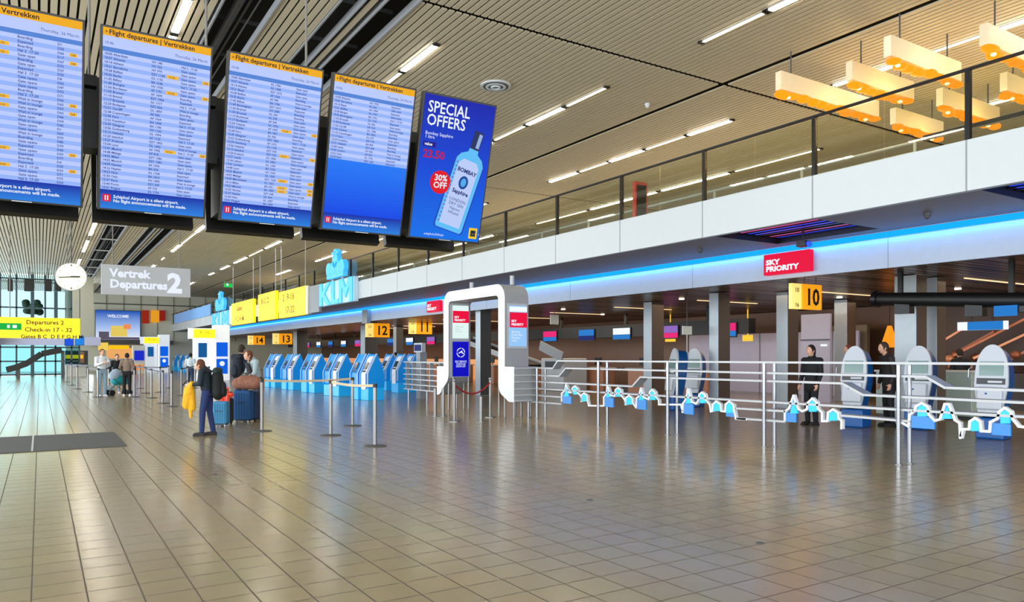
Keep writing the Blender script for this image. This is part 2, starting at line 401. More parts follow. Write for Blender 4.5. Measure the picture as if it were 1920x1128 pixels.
# round ceiling vent, detectors
t = thing('ceiling_vent', 'round white ring vent in the slat ceiling beside the offer screen', 'vent', (9.09, 15.14, CZ))
mb = MB()
for r0, r1, z in ((.30, .36, 7.97), (.18, .24, 7.95), (.08, .12, 7.93)):
    n = 28
    for i in range(n):
        a0, a1 = 2*PI*i/n, 2*PI*(i+1)/n
        vs = [(9.09+r*math.cos(a), 15.14+r*math.sin(a), zz) for zz in (z, z+.05) for a in (a0, a1) for r in (r0, r1)]
        mb.add(vs, [(0, 1, 3, 2), (4, 6, 7, 5), (0, 4, 5, 1), (2, 3, 7, 6), (0, 2, 6, 4), (1, 5, 7, 3)])
mb.build('rings', white_m, t); MB().cyl((9.09, 15.14, 7.96), (9.09, 15.14, 7.99), .3, n=28).build('backplate', dgrey_m, t)
for n_, (xx, yy, zz, lb) in enumerate(((13.0, 14.2, CZ, 'small white smoke detector on the slats right of the round vent'), (9.6, 18.6, CZ, 'small white smoke detector left below the round vent'), (13.3, 7.3, SZ, 'small grey dome camera under the soffit at right'), (13.2, 12.6, SZ, 'small grey dome camera under the soffit left of the violet bay'))):
    mb = MB().cyl((xx, yy, zz), (xx, yy, zz-.05), .07, .06, 12).ell((xx, yy, zz-.06), (.05, .05, .05), 10, 6)
    tag(mb.build('smoke_detector' if n_ < 2 else 'dome_camera', white_m if n_ < 2 else dgrey_m), lb, 'detector' if n_ < 2 else 'camera')

# pendants
amber_m = glow('amber_glow', (255, 138, 16), 1.6); fin_m = mat('pendant_white', (228, 214, 182), .5)
warm_m = glow('warm_lamp', (255, 226, 160), 3.0)
pend = [(12.9, 16.35, 10.15, 'leftmost and longest'), (13.65, 15.85, 9.05, 'second from the left, above the handrail'), (13.15, 15.6, 7.95, 'upper middle'), (14.1, 16.4, 6.75, 'top right'), (17.1, 19.2, 10.2, 'low middle, smallest looking'), (16.7, 19.2, 8.9, 'behind the handrail, centre'), (16.9, 19.4, 7.7, 'behind the handrail, right'), (17.2, 20, 6.6, 'at the right edge, lowest')]
for x0, x1, yy, lb in pend:
    t = thing('pendant_lamp', 'white board pendant with amber glass below, '+lb, 'lamp', ((x0+x1)/2, yy, 6.98), group='amber pendant lamps over the upper level')
    MB().bb((x0, yy-.07, 7.12), (x1, yy+.07, 7.5)).build('board', fin_m, t)
    for xx in (x0+.4, x1-.4): MB().cyl((xx, yy, 7.5), (xx, yy, CZ), .015, n=6).build('hanger', dgrey_m, t)
    n = int((x1-x0)/.3); mb = MB(); random.seed(int(yy*10))
    for i in range(n): mb.ell((x0+.15+i*(x1-x0-.3)/(n-1), yy+random.uniform(-.05, .05), 7.06+random.uniform(-.03, .02)), (random.uniform(.14, .24), .13, random.uniform(.05, .085)), 10, 6)
    mb.build('amber_glass', amber_m, t)
    for xx in (x0+.25, x1-.5): MB().ell((xx, yy-.05, 6.99), (.05, .05, .03), 8, 5).build('bulb', warm_m, t)
    l = bpy.data.lights.new('pendant_light', 'POINT'); l.energy = 28; l.color = (1, .7, .3); l.shadow_soft_size = .3
    for dy in (-.45,):
        lo = bpy.data.objects.new('pendant_light', l); lo.location = ((x0+x1)/2, yy+dy, 6.8); C.objects.link(lo)

# ------------------------------------------------------------------ pixel helpers used only for measuring (photo pixel -> point on a known plane)
SA, CA = math.sin(YAW), math.cos(YAW)
def ray(px, py):
    u = (px-960)/FPX; v = (HOR-py)/FPX
    return Vector((SA+u*CA, CA-u*SA, v))
def onx(px, py, X): d = ray(px, py); t = X/d.x; return Vector((X, d.y*t, EYE+d.z*t))
def ony(px, py, Y): d = ray(px, py); t = Y/d.y; return Vector((d.x*t, Y, EYE+d.z*t))
def onf(px, py, z=0): d = ray(px, py); t = (z-EYE)/d.z; return Vector((d.x*t, d.y*t, z))
def xf(mb, M): mb.v = [tuple(M @ Vector(p)) for p in mb.v]; return mb
def gradmat(name, c0, c1, s, axis=2, mid=None):
    m = bpy.data.materials.new(name); m.use_nodes = True; nt = m.node_tree; b = nt.nodes['Principled BSDF']
    tc = nt.nodes.new('ShaderNodeTexCoord'); sp = nt.nodes.new('ShaderNodeSeparateXYZ'); cr = nt.nodes.new('ShaderNodeValToRGB')
    nt.links.new(tc.outputs['Generated'], sp.inputs[0]); nt.links.new(sp.outputs[axis], cr.inputs[0])
    cr.color_ramp.elements[0].color = (*lin(c0), 1); cr.color_ramp.elements[1].color = (*lin(c1), 1)
    if mid: e = cr.color_ramp.elements.new(.5); e.color = (*lin(mid), 1)
    nt.links.new(cr.outputs[0], b.inputs['Emission Color']); b.inputs['Emission Strength'].default_value = s
    b.inputs['Base Color'].default_value = (.004, .004, .004, 1); b.inputs['Roughness'].default_value = .5; b.inputs['Specular IOR Level'].default_value = .06
    return m

# ------------------------------------------------------------------ departure boards
rowA = glow('row_light', (186, 202, 255), 1.0); rowB = glow('row_mid', (150, 180, 250), 1.0); rowH = glow('row_head', (84, 132, 214), 1.0)
head_m = glow('board_amber', (240, 172, 24), 1.0); tinkm = glow('board_text', (58, 74, 150), 1.0); inkd_m = glow('board_dark_text', (30, 26, 50), 1.0)
foot_m = gradmat('footer_blue', (40, 128, 225), (14, 40, 165), 1.0); wtxt = glow('white_text', (235, 242, 255), 1.0)
badge_m = glow('amber_badge', (242, 184, 50), 1.0); ered_m = glow('footer_red', (225, 24, 60), 1.0)
plain_m = gradmat('plain_blue', (6, 70, 230), (30, 120, 245), 1.0)
cities = 'Aberdeen,Alicante,Athens,Barcelona,Basel,Belfast,Bergen,Berlin,Bilbao,Birmingham,Bologna,Bordeaux,Bremen,Bristol,Brussels,Bucharest,Budapest,Cardiff,Catania,Copenhagen,Dublin,Dusseldorf,Edinburgh,Faro,Florence,Frankfurt,Geneva,Glasgow,Gothenburg,Hamburg,Helsinki,Istanbul,Krakow,Leeds,Lisbon,London,Lyon,Madrid,Malaga,Manchester,Milan,Munich,Nantes,Naples,Nice,Oslo,Paris,Porto,Prague,Rome'.split(',')
BW, BH, BT = .845, 1.46, math.radians(15.5)
RB = Matrix.Rotation(BT, 4, 'X'); RBb = Matrix.Rotation(-BT, 4, 'X')
BY, BZ = 7.14, 2.865
def board_shell(x0, label, name='departure_board'):
    t = thing(name, label, 'display', (x0+BW/2, BY+.2, BZ-.05))
    M = Matrix.Translation((x0, BY, BZ)) @ RB
    xf(MB().bb((0, .0, 0), (BW, .07, BH)), M).build('frame', black_m, t, bevel=.006)
    M2 = Matrix.Translation((x0+.02, BY+.62, BZ-.02)) @ RBb
    xf(MB().bb((-.03, -.08, 0), (BW-.03, 0, BH)), M2).build('rear_display', black_m, t)
    MB().bb((x0+.02, BY+.06, BZ+.1), (x0+.8, BY+.5, BZ+.60)).build('housing', black_m, t)
    xf(MB().bb((BW*.42, -.008, .006), (BW*.58, .001, .012)), M).build('badge', lgrey_m, t)
    return t, M
def add(mb, M, name, mats, t): return xf(mb, M).build(name, mats, t)
def flights(t, M, seed, nrows, badges, style, title):
    random.seed(seed); e = .018; y = -.002; W = BW-2*e; top = BH-e
    zt = top-.095; z0 = .155+e; pitch = (zt-.085-z0)/34
    mb = MB(); mb.bb((e, y-.002, top-.06), (BW-e, y, top)); add(mb, M, 'header_bar', head_m, t)
    mb = MB()
    for i in range(34):
        z1 = zt-.085-i*pitch
        if i < nrows: mb.bb((e, y-.002, z1-pitch), (BW-e, y, z1), i % 2)
    mb.bb((e, y-.002, zt-.05), (BW-e, y, top-.06), 0); mb.bb((e, y-.002, zt-.085), (BW-e, y, zt-.05), 2)
    add(mb, M, 'screen', [rowA, rowB, rowH], t)
    if nrows < 34: add(MB().bb((e, y-.002, z0), (BW-e, y, zt-.085-nrows*pitch)), M, 'plain_screen_area', plain_m, t)
    add(MB().bb((e, y-.002, e), (BW-e, y, z0)), M, 'footer_bar', foot_m, t)
    o = y-.003
    mb = MB(); mb.text(title, (.03 if style == 0 else .06, o, top-.047), X3, Z3, .052, bold=.001, ext=0); 
    mb.text('+' if style else '', (.03, o, top-.047), X3, Z3, .045, ext=0)
    add(mb, M, 'header_text', inkd_m, t)
    add(MB().text('Thursday, 26 March', (BW-.04, o, zt-.028), X3, Z3, .032, 'RIGHT', ext=0).text('10:46', (.03, o, zt-.028), X3, Z3, .03, ext=0), M, 'date_text', tinkm, t)
    cs = sorted(random.sample(cities, nrows)) if nrows <= 50 else cities
    def col(x, lines, size, al='LEFT'):
        mb = MB()
        for i, l in enumerate(lines):
            if l: mb.text(l, (x, o, zt-.085-i*pitch-pitch*.78), X3, Z3, size, al, ext=0, bold=.0006)
        add(mb, M, 'flight_text', tinkm, t)
    T = [f'{10+i//6}:{(i*7) % 60:02d}' for i in range(nrows)]
    fl = [random.choice(['KL', 'HV', 'DL', 'AF', 'EZY', 'BA'])+' '+str(random.randint(100, 1999)) for _ in range(nrows)]
    st = [random.choice(['Gate open', 'Wait in lounge', 'Expected', 'Boarding', 'Gate opens', 'Hal 2  17-20']) for _ in range(nrows)]
    if style == 0:
        col(.03, fl, .027); col(.40, st, .027); col(.66, ['D'+str(random.randint(1, 80)) for _ in T], .025); bx, gx = .255, .74
    else:
        col(.03, [a+' '+b for a, b in zip(T, cs)], .026); col(.375, fl, .025); col(.60, st, .025); bx, gx = .49, .77
    for r in badges:
        z1 = zt-.085-r*pitch
        for xx, ww in ((bx, .09), (gx, .055)):
            add(MB().bb((xx, y-.005, z1-pitch*.9), (xx+ww, y-.0025, z1-pitch*.05)), M, 'amber_badge', badge_m, t); add(MB().text('10:55' if ww > .07 else 'D8', (xx+.012, y-.006, z1-pitch*.76), X3, Z3, .024, ext=0), M, 'badge_text', inkd_m, t)
    mb = MB().bb((.035, o-.001, .075), (.095, o, .135)); add(mb, M, 'footer_icon', ered_m, t)
    add(MB().bb((.052, o-.002, .085), (.06, o-.001, .125)).bb((.07, o-.002, .085), (.078, o-.001, .125)), M, 'icon_bars', wtxt, t)
    add(MB().text('Schiphol Airport is a silent airport.\nNo flight announcements will be made.', (.115, o, .108), X3, Z3, .036, ext=0, bold=.0008, space=.95), M, 'footer_text', wtxt, t)
BX = [-.545, .405, 1.37, 2.30, 3.225]
t, M = board_shell(BX[0], 'leftmost departures screen, cut off by the left edge of the view')
flights(t, M, 1, 34, [2, 4, 14, 16, 26, 30], 0, 'departures | Vertrekken')
t, M = board_shell(BX[1], 'second departures screen from the left, full list with three amber times')
flights(t, M, 2, 34, [3, 7, 22], 1, 'Flight departures | Vertrekken')
t, M = board_shell(BX[2], 'third departures screen from the left, amber badges clustered near its bottom')
flights(t, M, 3, 34, [12, 19, 26, 28, 29], 1, 'Flight departures | Vertrekken')
t, M = board_shell(BX[3], 'fourth departures screen, list on top and plain blue lower half')
flights(t, M, 4, 18, [], 1, 'Flight departures | Vertrekken')
# offer screen
t, M = board_shell(BX[4], 'blue advertising screen reading SPECIAL OFFERS with a gin bottle', 'advertising_screen')
e = .018; AH = BH-2*e; AW = BW-2*e
add(MB().bb((e, -.004, e), (BW-e, 0, BH-e)), M, 'screen', gradmat('ad_blue', (10, 112, 232), (14, 30, 170), 1.0, mid=(8, 70, 215)), t)
o = -.006
add(MB().text('SPECIAL\nOFFERS', (.06, o, 1.275), X3, Z3, .155, ext=0, space=.82, bold=.002, sx=.86), M, 'headline_text', wtxt, t)
add(MB().text('Bombay Sapphire\n1 litre', (.06, o, 1.055), X3, Z3, .045, ext=0, space=.8), M, 'small_text', wtxt, t)
add(MB().bb((.05, -.006, .935), (.19, -.004, .985)), M, 'price_tab', glow('tab_navy', (30, 20, 130), 1), t)
add(MB().text('value', (.065, -.008, .948), X3, Z3, .042, ext=0, bold=.001), M, 'tab_text', wtxt, t)
add(MB().text('23.50', (.06, o, .83), X3, Z3, .11, ext=0, bold=.003), M, 'price_text', glow('price_red', (190, 20, 70), 1), t)
mb = MB(); n = 28; cx, cz, r = .29, .60, .118
mb.prism([(r*math.cos(2*PI*i/n), r*math.sin(2*PI*i/n)) for i in range(n)], (cx, -.0095, cz), X3, Z3, (0, .004, 0)); add(mb, M, 'discount_disc', glow('disc_red', (222, 20, 34), 1), t)
add(MB().text('30%\nOFF', (cx, -.011, cz+.015), X3, Z3, .088, 'CENTER', ext=0, bold=.002, space=.85), M, 'discount_text', wtxt, t)
Mb = M @ Matrix.Translation((.44, -.006, .12)) @ Matrix.Rotation(math.radians(13), 4, 'Y')
def badd(pts, y, name, m): add(MB().prism(pts, (0, y, 0), X3, Z3, (0, .001, 0)), Mb, name, m, t)
body = [(-.15, .0), (.15, .0), (.165, .03), (.165, .74), (.13, .80), (.06, .84), (.05, .90), (-.05, .90), (-.06, .84), (-.13, .80), (-.165, .74), (-.165, .03)]
badd([(x*1.1, z*1.01-.01) for x, z in body], 0, 'bottle_outline', glow('bottle_edge', (30, 70, 190), 1))
badd(body, -.001, 'bottle_body', glow('bottle_blue', (96, 190, 246), 1))
badd([(-.125, .05), (.125, .05), (.125, .70), (.08, .755), (-.08, .755), (-.125, .70)], -.002, 'bottle_label', glow('label_pale', (186, 204, 246), 1))
badd([(-.055, .88), (.055, .88), (.055, 1.07), (-.055, 1.07)], -.002, 'bottle_cap', glow('cap_dark', (40, 52, 96), 1))
badd([(.005, .9), (.045, .9), (.045, 1.05), (.005, 1.05)], -.003, 'cap_shine', glow('cap_shine', (150, 176, 226), 1))
badd([(.055*math.cos(2*PI*i/20), .52+.07*math.sin(2*PI*i/20)) for i in range(20)], -.003, 'label_medallion', glow('medal', (24, 70, 150), 1))
badd([(.032*math.cos(2*PI*i/20), .52+.045*math.sin(2*PI*i/20)) for i in range(20)], -.004, 'medallion_centre', glow('medal2', (80, 170, 235), 1))
add(MB().text('BOMBAY', (0, -.004, .62), X3, Z3, .058, 'CENTER', ext=0, bold=.002).text('Sapphire', (0, -.004, .395), X3, Z3, .056, 'CENTER', ext=0, bold=.002).text('LONDON\nDRY GIN\nVapour\nInfused', (0, -.004, .31), X3, Z3, .045, 'CENTER', ext=0), Mb, 'label_text', glow('label_ink', (30, 50, 120), 1), t)
mb = MB()
for i in range(16):
    z = .06+i*.042
    mb.bb((-.15, -.005, z), (-.13, -.004, z+.02))
add(mb, Mb, 'label_edge_pattern', glow('edge_ticks', (120, 120, 200), 1), t)
add(MB().bb((.70, -.006, .05), (.80, -.004, .165)), M, 'corner_logo', glow('logo_yellow', (240, 200, 40), 1), t)
add(MB().bb((.72, -.008, .075), (.78, -.006, .14)), M, 'logo_mark', glow('logo_dark', (30, 40, 60), 1), t)
add(MB().text('see  buy  fly', (.735, -.009, .095), X3, Z3, .02, ext=0), M, 'logo_text', badge_m, t)
add(MB().text('schiphol.nl/shops', (.17, o, .05), X3, Z3, .034, ext=0), M, 'small_print', wtxt, t)
# carrying beam
t = thing('support_beam', 'black steel beam with rods that carries the row of screens from the ceiling', 'beam', (1.6, BY+.33, 3.4))
MB().bb((-1.5, BY+.19, 3.42), (3.9, BY+.45, 3.92)).build('beam', black_m, t)
for x in (.36, 1.32, 2.26, 3.18): MB().bb((x-.05, BY+.12, 3.93), (x+.05, BY+.4, 4.02)).build('bracket', lgrey_m if x > 2 else black_m, t)
for x in (.36, 1.315, 2.26): MB().cyl((x, BY+.32, 3.95), (x, BY+.32, CZ), .012, n=6).build('rod', rod_m, t)
for a, b in (((1.315, BY+.32, 4.9), (.7, BY+.32, CZ)), ((1.315, BY+.32, 4.9), (2.0, BY+.32, CZ))): MB().cyl(a, b, .008, n=6).build('stay_wire', dgrey_m, t)

# ------------------------------------------------------------------ hanging signs in the hall
Y0 = 25.0; a = ony(190, 551, Y0); b = ony(357, 504, Y0)
t = thing('hanging_sign', 'grey hanging sign reading Vertrek Departures 2', 'sign', ((a.x+b.x)/2, Y0, a.z))
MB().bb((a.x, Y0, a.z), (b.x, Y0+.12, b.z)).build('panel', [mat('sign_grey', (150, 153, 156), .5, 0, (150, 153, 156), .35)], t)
H = b.z-a.z; W = b.x-a.x
MB().text('Vertrek\nDepartures', (a.x+.22, Y0-.01, a.z+H*.60), X3, Z3, .335, ext=.003, bold=.013, space=.95, sx=1.0).build('sign_text', wtxt, t)
MB().text('2', (a.x+W*.73, Y0-.01, a.z+H*.16), X3, Z3, .80, ext=.003, bold=.035, sx=1.02).build('sign_number', wtxt, t)
for x in (a.x+.3, b.x-.3): MB().cyl((x, Y0+.06, b.z), (x, Y0+.06, CZ), .015, n=6).build('rod', rod_m, t)
Y0 = 29.0; c = ony(133.5, 519, Y0); 
t = thing('wall_clock', 'round cream station clock hanging from a thin pole, showing quarter to three', 'clock', (c.x, Y0, c.z-.45))
R0 = .44
cream_m = mat('clock_face', (240, 236, 210), .5, 0, (240, 236, 205), .62)
MB().cyl((c.x, Y0-.07, c.z), (c.x, Y0+.07, c.z), R0+.02, n=36).build('case', lgrey_m, t)
MB().cyl((c.x, Y0-.08, c.z), (c.x, Y0-.07, c.z), R0, n=36).build('face', cream_m, t)
mb = MB()
for i in range(12):
    an = PI/6*i; d = Vector((math.sin(an), 0, math.cos(an))); mb.bar(Vector((c.x, Y0-.085, c.z))+d*(R0*.8), Vector((c.x, Y0-.085, c.z))+d*(R0*.93), .035, .01)
mb.build('hour_marks', ink_m, t)
MB().bar((c.x-.02, Y0-.095, c.z), (c.x+.25, Y0-.095, c.z+.01), .035, .045).build('hour_hand', ink_m, t)
MB().bar((c.x+.08, Y0-.1, c.z), (c.x-.36, Y0-.1, c.z-.04), .03, .03).build('minute_hand', ink_m, t)
MB().cyl((c.x, Y0, c.z+R0), (c.x, Y0, CZ), .02, n=8).build('pole', dgrey_m, t)
# yellow sign with exit
Y0 = 40.0; a = ony(-2, 633, Y0); b = ony(150, 597, Y0)
t = thing('yellow_direction_sign', 'wide yellow hanging direction sign with a green exit field at its left end', 'sign', ((a.x+b.x)/2, Y0, a.z))
MB().bb((a.x, Y0, a.z), (b.x, Y0+.15, b.z)).build('panel', yel_m, t)
MB().bb((a.x-.2, Y0-.02, a.z+.36), (a.x+.83, Y0, b.z-.27)).build('exit_field', glow('exit_green', (20, 180, 70), 1), t)
MB().bb((a.x+.30, Y0-.04, a.z+.44), (a.x+.40, Y0-.02, b.z-.35)).bb((a.x+.5, Y0-.04, a.z+.44), (a.x+.66, Y0-.02, b.z-.35)).build('exit_pictogram', wglow_m, t)
MB().text('Departures 2', (a.x+1.0, Y0-.02, b.z-.30), X3, Z3, .27, ext=.002, bold=.004).text('Check-in 17 - 32', (a.x+.95, Y0-.02, b.z-.63), X3, Z3, .27, ext=.002, bold=.004).text('Gates B C  D E F G H M', (a.x+.8, Y0-.02, b.z-.93), X3, Z3, .24, ext=.002, bold=.004).build('sign_text', ink_m, t)
for x in (a.x+.4, b.x-.5): MB().cyl((x, Y0+.06, b.z), (x, Y0+.06, CZ), .02, n=6).build('rod', rod_m, t)

# ------------------------------------------------------------------ signs on the balcony front
FX = 11.8
def fsign(p0, p1, p2, p3, name, label, lines, mats, size, dep=.18):
    A = onx(p0, p1, FX); B = onx(p2, p3, FX)       # top-left (far), bottom-right (near)
    t = thing(name, label, 'sign', (FX, (A.y+B.y)/2, B.z))
    MB().bb((FX, B.y, B.z), (MX-.01, A.y, A.z)).build('panel', mats[0], t)
    L = A.y-B.y
    mb = MB()
    for s_, fx, fz in lines: mb.text(s_, (FX-.01, A.y-L*fx, B.z+(A.z-B.z)*fz), Y3n, Z3, size, ext=.003, bold=.01, sx=1.5)
    if lines: mb.build('sign_text', mats[1], t)
    for yy in (A.y-.2, B.y+.2): MB().cyl((FX+.08, yy, A.z), (FX+.08, yy, CZ), .02, n=6).build('suspension_rod', lgrey_m, t)
    return t, A, B
ylit = mat('sign_lit_yellow', (250, 226, 20), .5, 0, (255, 226, 10), .7); amb = mat('sign_text_amber', (150, 104, 8), .5)
wsg = mat('sign_end_white', (226, 226, 214), .5)
t, A, B = fsign(434, 570, 474, 604, 'yellow_fascia_sign', 'yellow sign on the balcony front, farthest of three', [('Gates', .25, .62), ('F G H M', .2, .14)], (ylit, amb), .5)
t, A, B = fsign(484, 553, 516, 597, 'yellow_fascia_sign', 'yellow sign on the balcony front, middle of three', [('B C D', .2, .62)], (ylit, amb), .5)
t, A, B = fsign(523, 548, 572, 589, 'yellow_fascia_sign', 'yellow sign on the balcony front, nearest and largest of three', [('2  9-16', .15, .62), ('17-32', .25, .14)], (ylit, amb), .55)
for p0, p1, p2, p3, lb in ((430, 574, 434, 607, 'white panel at the far end of the yellow signs'), (573, 537, 577, 588, 'narrow white panel beside the nearest yellow sign')):
    A = onx(p0, p1, FX); B = onx(p2, p3, FX)
    tag(MB().bb((FX, B.y, B.z), (MX-.01, A.y, A.z)).build('fascia_panel', wsg), lb, 'panel')
A = onx(578, 537, FX); B = onx(596, 584, FX)
tag(MB().bb((FX+.06, B.y, B.z), (MX-.01, A.y, A.z)).build('fascia_panel', grey_m), 'grey panel between the yellow signs and the blue letters', 'panel')
def crown_letters(pxl, pxr, X, zb, zt, label, ext=.3):
    A = onx(pxl, 600, X).y; B = onx(pxr, 600, X).y; L = A-B; H = zt-zb
    t = thing('airline_letters', label, 'sign', (X, (A+B)/2, zb))
    MB().bb((X+.04, B, zb), (MX-.01, A, zt)).build('light_box', [mat('letter_box', (176, 196, 206), .5, 0, (150, 200, 235), .35)], t)
    sc = L*.96
    def lt(polys):
        mb = MB()
        for pl in polys: mb.prism([(p[0]*sc+L*.02, p[1]*H) for p in pl], (X-.02, A, zb), Y3n, Z3, (.06, 0, 0))
        mb.build('letter', klm_m, t)
    lt([[(0, 0), (.09, 0), (.09, 1), (0, 1)], [(.09, .42), (.24, 0), (.36, 0), (.17, .52), (.36, 1), (.24, 1), (.09, .6)]])
    lt([[(.38, 0), (.60, 0), (.60, .2), (.47, .2), (.47, 1), (.38, 1)]])
    lt([[(.62, 0), (.70, 0), (.70, .66), (.81, .2), (.92, .66), (.92, 0), (1, 0), (1, 1), (.89, 1), (.81, .6), (.73, 1), (.62, 1)]])
    cy = (A+B)/2; r = L*.075
    for i in range(4): MB().cyl((X-.02, cy+(i-1.5)*L*.13, zt+H*.52), (X+.2, cy+(i-1.5)*L*.13, zt+H*.52), L*.07, n=16).build('crown_ball', klm_m, t)
    MB().cyl((X-.02, cy, zt+H*.88), (X+.2, cy, zt+H*.88), r, n=16).build('crown_ball', klm_m, t)
    MB().bb((X-.02, cy-L*.03, zt+H*1.0), (X+.2, cy+L*.03, zt+H*1.34)).bb((X-.02, cy-L*.09, zt+H*1.14), (X+.2, cy+L*.09, zt+H*1.24)).build('crown_cross', klm_m, t)
    MB().bb((X-.02, cy-L*.24, zt+H*.12), (X+.2, cy+L*.24, zt+H*.34)).build('crown_band', klm_m, t)
    for dy in (-.15*L, .15*L): MB().bb((X+.08, cy+dy-.04, zt-.01), (X+.16, cy+dy+.04, zt+H*.15)).build('strut', lgrey_m, t)
crown_letters(598, 662, 11.75, 4.05, 5.15, 'big blue airline letters with crown on the balcony front')
crown_letters(397, 428, 11.75, 3.75, 4.95, 'distant smaller blue airline letters with crown at the far balcony front')

# red priority signs
def priority(px0, px1, label):
    X = LX-.14; A = onx(px0, 500, X).y; B = onx(px1, 500, X).y
    t = thing('priority_sign', label, 'sign', (X, (A+B)/2, 3.52))
    MB().bb((X, B, 3.52), (LX-.005, A, 4.0)).build('panel', red_m, t)
    L = A-B; s = L/1.28
    MB().text('SKY', (X-.006, A-.07*s, 3.755), Y3n, Z3, .16, ext=.002, bold=.008, sx=1.4*s).text('PRIORITY', (X-.006, A-.07*s, 3.60), Y3n, Z3, .165, ext=.002, bold=.008, sx=1.3*s).build('sign_text', wglow_m, t)
    return t
priority(1432, 1518, 'red SKY PRIORITY sign on the lower fascia near the right')
priority(800, 824, 'small distant red SKY PRIORITY sign left of the white portal')
mb = MB().bb((LX-.2, 37, 3.3), (LX-.01, 37.7, 4.0))
tag(mb.build('wall_speaker', grey_m), 'grey speaker box on the lower fascia above the blue kiosks', 'speaker')
t = thing('projector', 'small dark projector hanging in the violet light bay', 'projector', (13.5, 10.0, 3.9))
MB().cyl((13.5, 10, SZ+.45), (13.5, 10, 4.02), .02, n=8).build('stem', bmetal_m, t); MB().box((13.5, 10, 3.97), (.16, .22, .12)).build('body', bmetal_m, t); MB().cyl((13.5, 9.9, 3.97), (13.5, 9.82, 3.93), .05, n=10).build('lens', blu_m, t)

# ------------------------------------------------------------------ portals
def arc(cx, cy, r, a0, a1, n=6): return [(cx+r*math.cos(math.radians(a0+(a1-a0)*i/n)), cy+r*math.sin(math.radians(a0+(a1-a0)*i/n))) for i in range(n+1)]
pgrey = mat('portal_side_grey', (150, 152, 156), .4)
white2 = mat('portal_white', (232, 235, 240), .3, var=.01)
pblue = glow('panel_blue', (14, 14, 190), 1.0); scrw = glow('screen_white', (226, 246, 244), 1.0); scrb = glow('screen_pale_blue', (150, 200, 250), 1.0)
faint = glow('faint_text', (180, 196, 190), 1.0)
podless = 0
def portal(yn, X0, label, kind):
    prof = arc(.4, 3.15, .4, 180, 90)+arc(3.15, 3.15, .4, 90, 0)+[(3.55, 1.30), (4.0, 1.30), (4.0, .42)]+arc(3.95, .75, .33, 270, 215, 3)+arc(3.6, 1.1, .38, 225, 180, 4)+arc(3.1, 3.13, .12, 0, 90, 3)+arc(.45, 3.13, .12, 90, 180, 3)+arc(-.05, .90, .38, 0, -50, 4)+[(-.2, .42), (-.46, .42), (-.46, 1.34), (0, 1.34)]
    t = thing('portal', label, 'portal', (X0+.37, yn+1.8, 0))
    MB().prism(prof, (X0, yn, 0), (0, 1, 0), Z3, (.75, 0, 0), 0, 1).build('frame', [white2, pgrey], t, bevel=.012)
    def scr(x0, x1, yy, z0, z1, name, m): return MB().bb((x0, yy-.02, z0), (x1, yy, z1)).build(name, m, t)
    x0, x1 = X0+.12, X0+.66
    yf = yn+3.22
    MB().bb((x0-.07, yf-.025, .97), (x1+.03, yf-.001, 3.2)).build('screen_surround', lgrey_m, t)
    if kind == 0:
        scr(x0, x1, yf-.03, 2.15, 3.14, 'screen', scrw); scr(x0, x1, yf-.05, 2.62, 2.98, 'red_field', red_m)
        MB().text('SKY', (x0+.04, yf-.075, 2.76), X3, Z3, .085, ext=.001, bold=.003, sx=1.1).text('PRIORITY', (x0+.04, yf-.075, 2.67), X3, Z3, .085, ext=.001, bold=.003, sx=1.05).build('screen_text', wglow_m, t)
        MB().text('Welcome\nplease\nproceed', (x0+.08, yf-.055, 2.48), X3, Z3, .07, ext=.001).build('screen_text', faint, t)
        scr(x0, x1, yf-.03, 1.0, 2.05, 'blue_panel', pblue)
        mb = MB(); cx, cz = (x0+x1)/2, 1.72
        n = 24
        for i in range(n):
            a0, a1 = 2*PI*i/n, 2*PI*(i+1)/n
            if i % 6 == 5: continue
            mb.add([(cx+r*math.cos(q), yf-.055, cz+r*math.sin(q)) for q in (a0, a1) for r in (.12, .145)], [(0, 1, 3, 2)])
        mb.bar((cx-.07, yf-.055, cz-.02), (cx+.05, yf-.055, cz+.05), .02, .03).bar((cx-.01, yf-.055, cz+.03), (cx+.09, yf-.055, cz-.03), .02, .03)
        mb.text('SELF SERVICE\nCHECK-IN\nDROP-OFF', (cx, yf-.055, 1.42), X3, Z3, .085, 'CENTER', ext=.001, space=.85, sx=.8)
        mb.build('panel_emblem', wtxt, t)
        MB().bb((x0-.05, yn-.03, 1.82), (x1+.03, yn-.001, 3.02)).build('screen_surround', lgrey_m, t)
        scr(x0, x1, yn-.03, 1.88, 2.96, 'screen', scrb); scr(x0, x1, yn-.05, 2.38, 2.78, 'red_field', red_m)
        scr(x0, x1, yn-.05, 2.80, 2.93, 'white_field', wglow_m)
        MB().text('SKY', (x0+.04, yn-.075, 2.52), X3, Z3, .085, ext=.001, bold=.003, sx=1.1).text('PRIORITY', (x0+.04, yn-.075, 2.43), X3, Z3, .085, ext=.001, bold=.003, sx=1.05).build('screen_text', wglow_m, t)
        MB().text('Business\nFlying Blue\nPlatinum\nGold', (x0+.06, yn-.055, 2.24), X3, Z3, .08, ext=.001).build('screen_text', wtxt, t)
    for yy in (.15, 3.4, -.3, 3.85, 2.0-1.55, 3.1):
        if -.5 < yy < 4.0:
            MB().cyl((X0+.1, yn+yy, 0), (X0+.1, yn+yy, .55 if yy in (-.3, 3.85) else 1.0), .03, n=10).build('foot_post', steel_m, t)
            MB().cyl((X0+.62, yn+yy, 0), (X0+.62, yn+yy, .55 if yy in (-.3, 3.85) else 1.0), .03, n=10).build('foot_post', steel_m, t)
    if kind == 0:
        for z in (.46, .60, .765, .95, 1.12, 1.30): MB().bb((X0-.01, yn-.50, z-.017), (X0+.56, yn-.462, z+.017)).build('wrap_rail', lgrey_m, t)
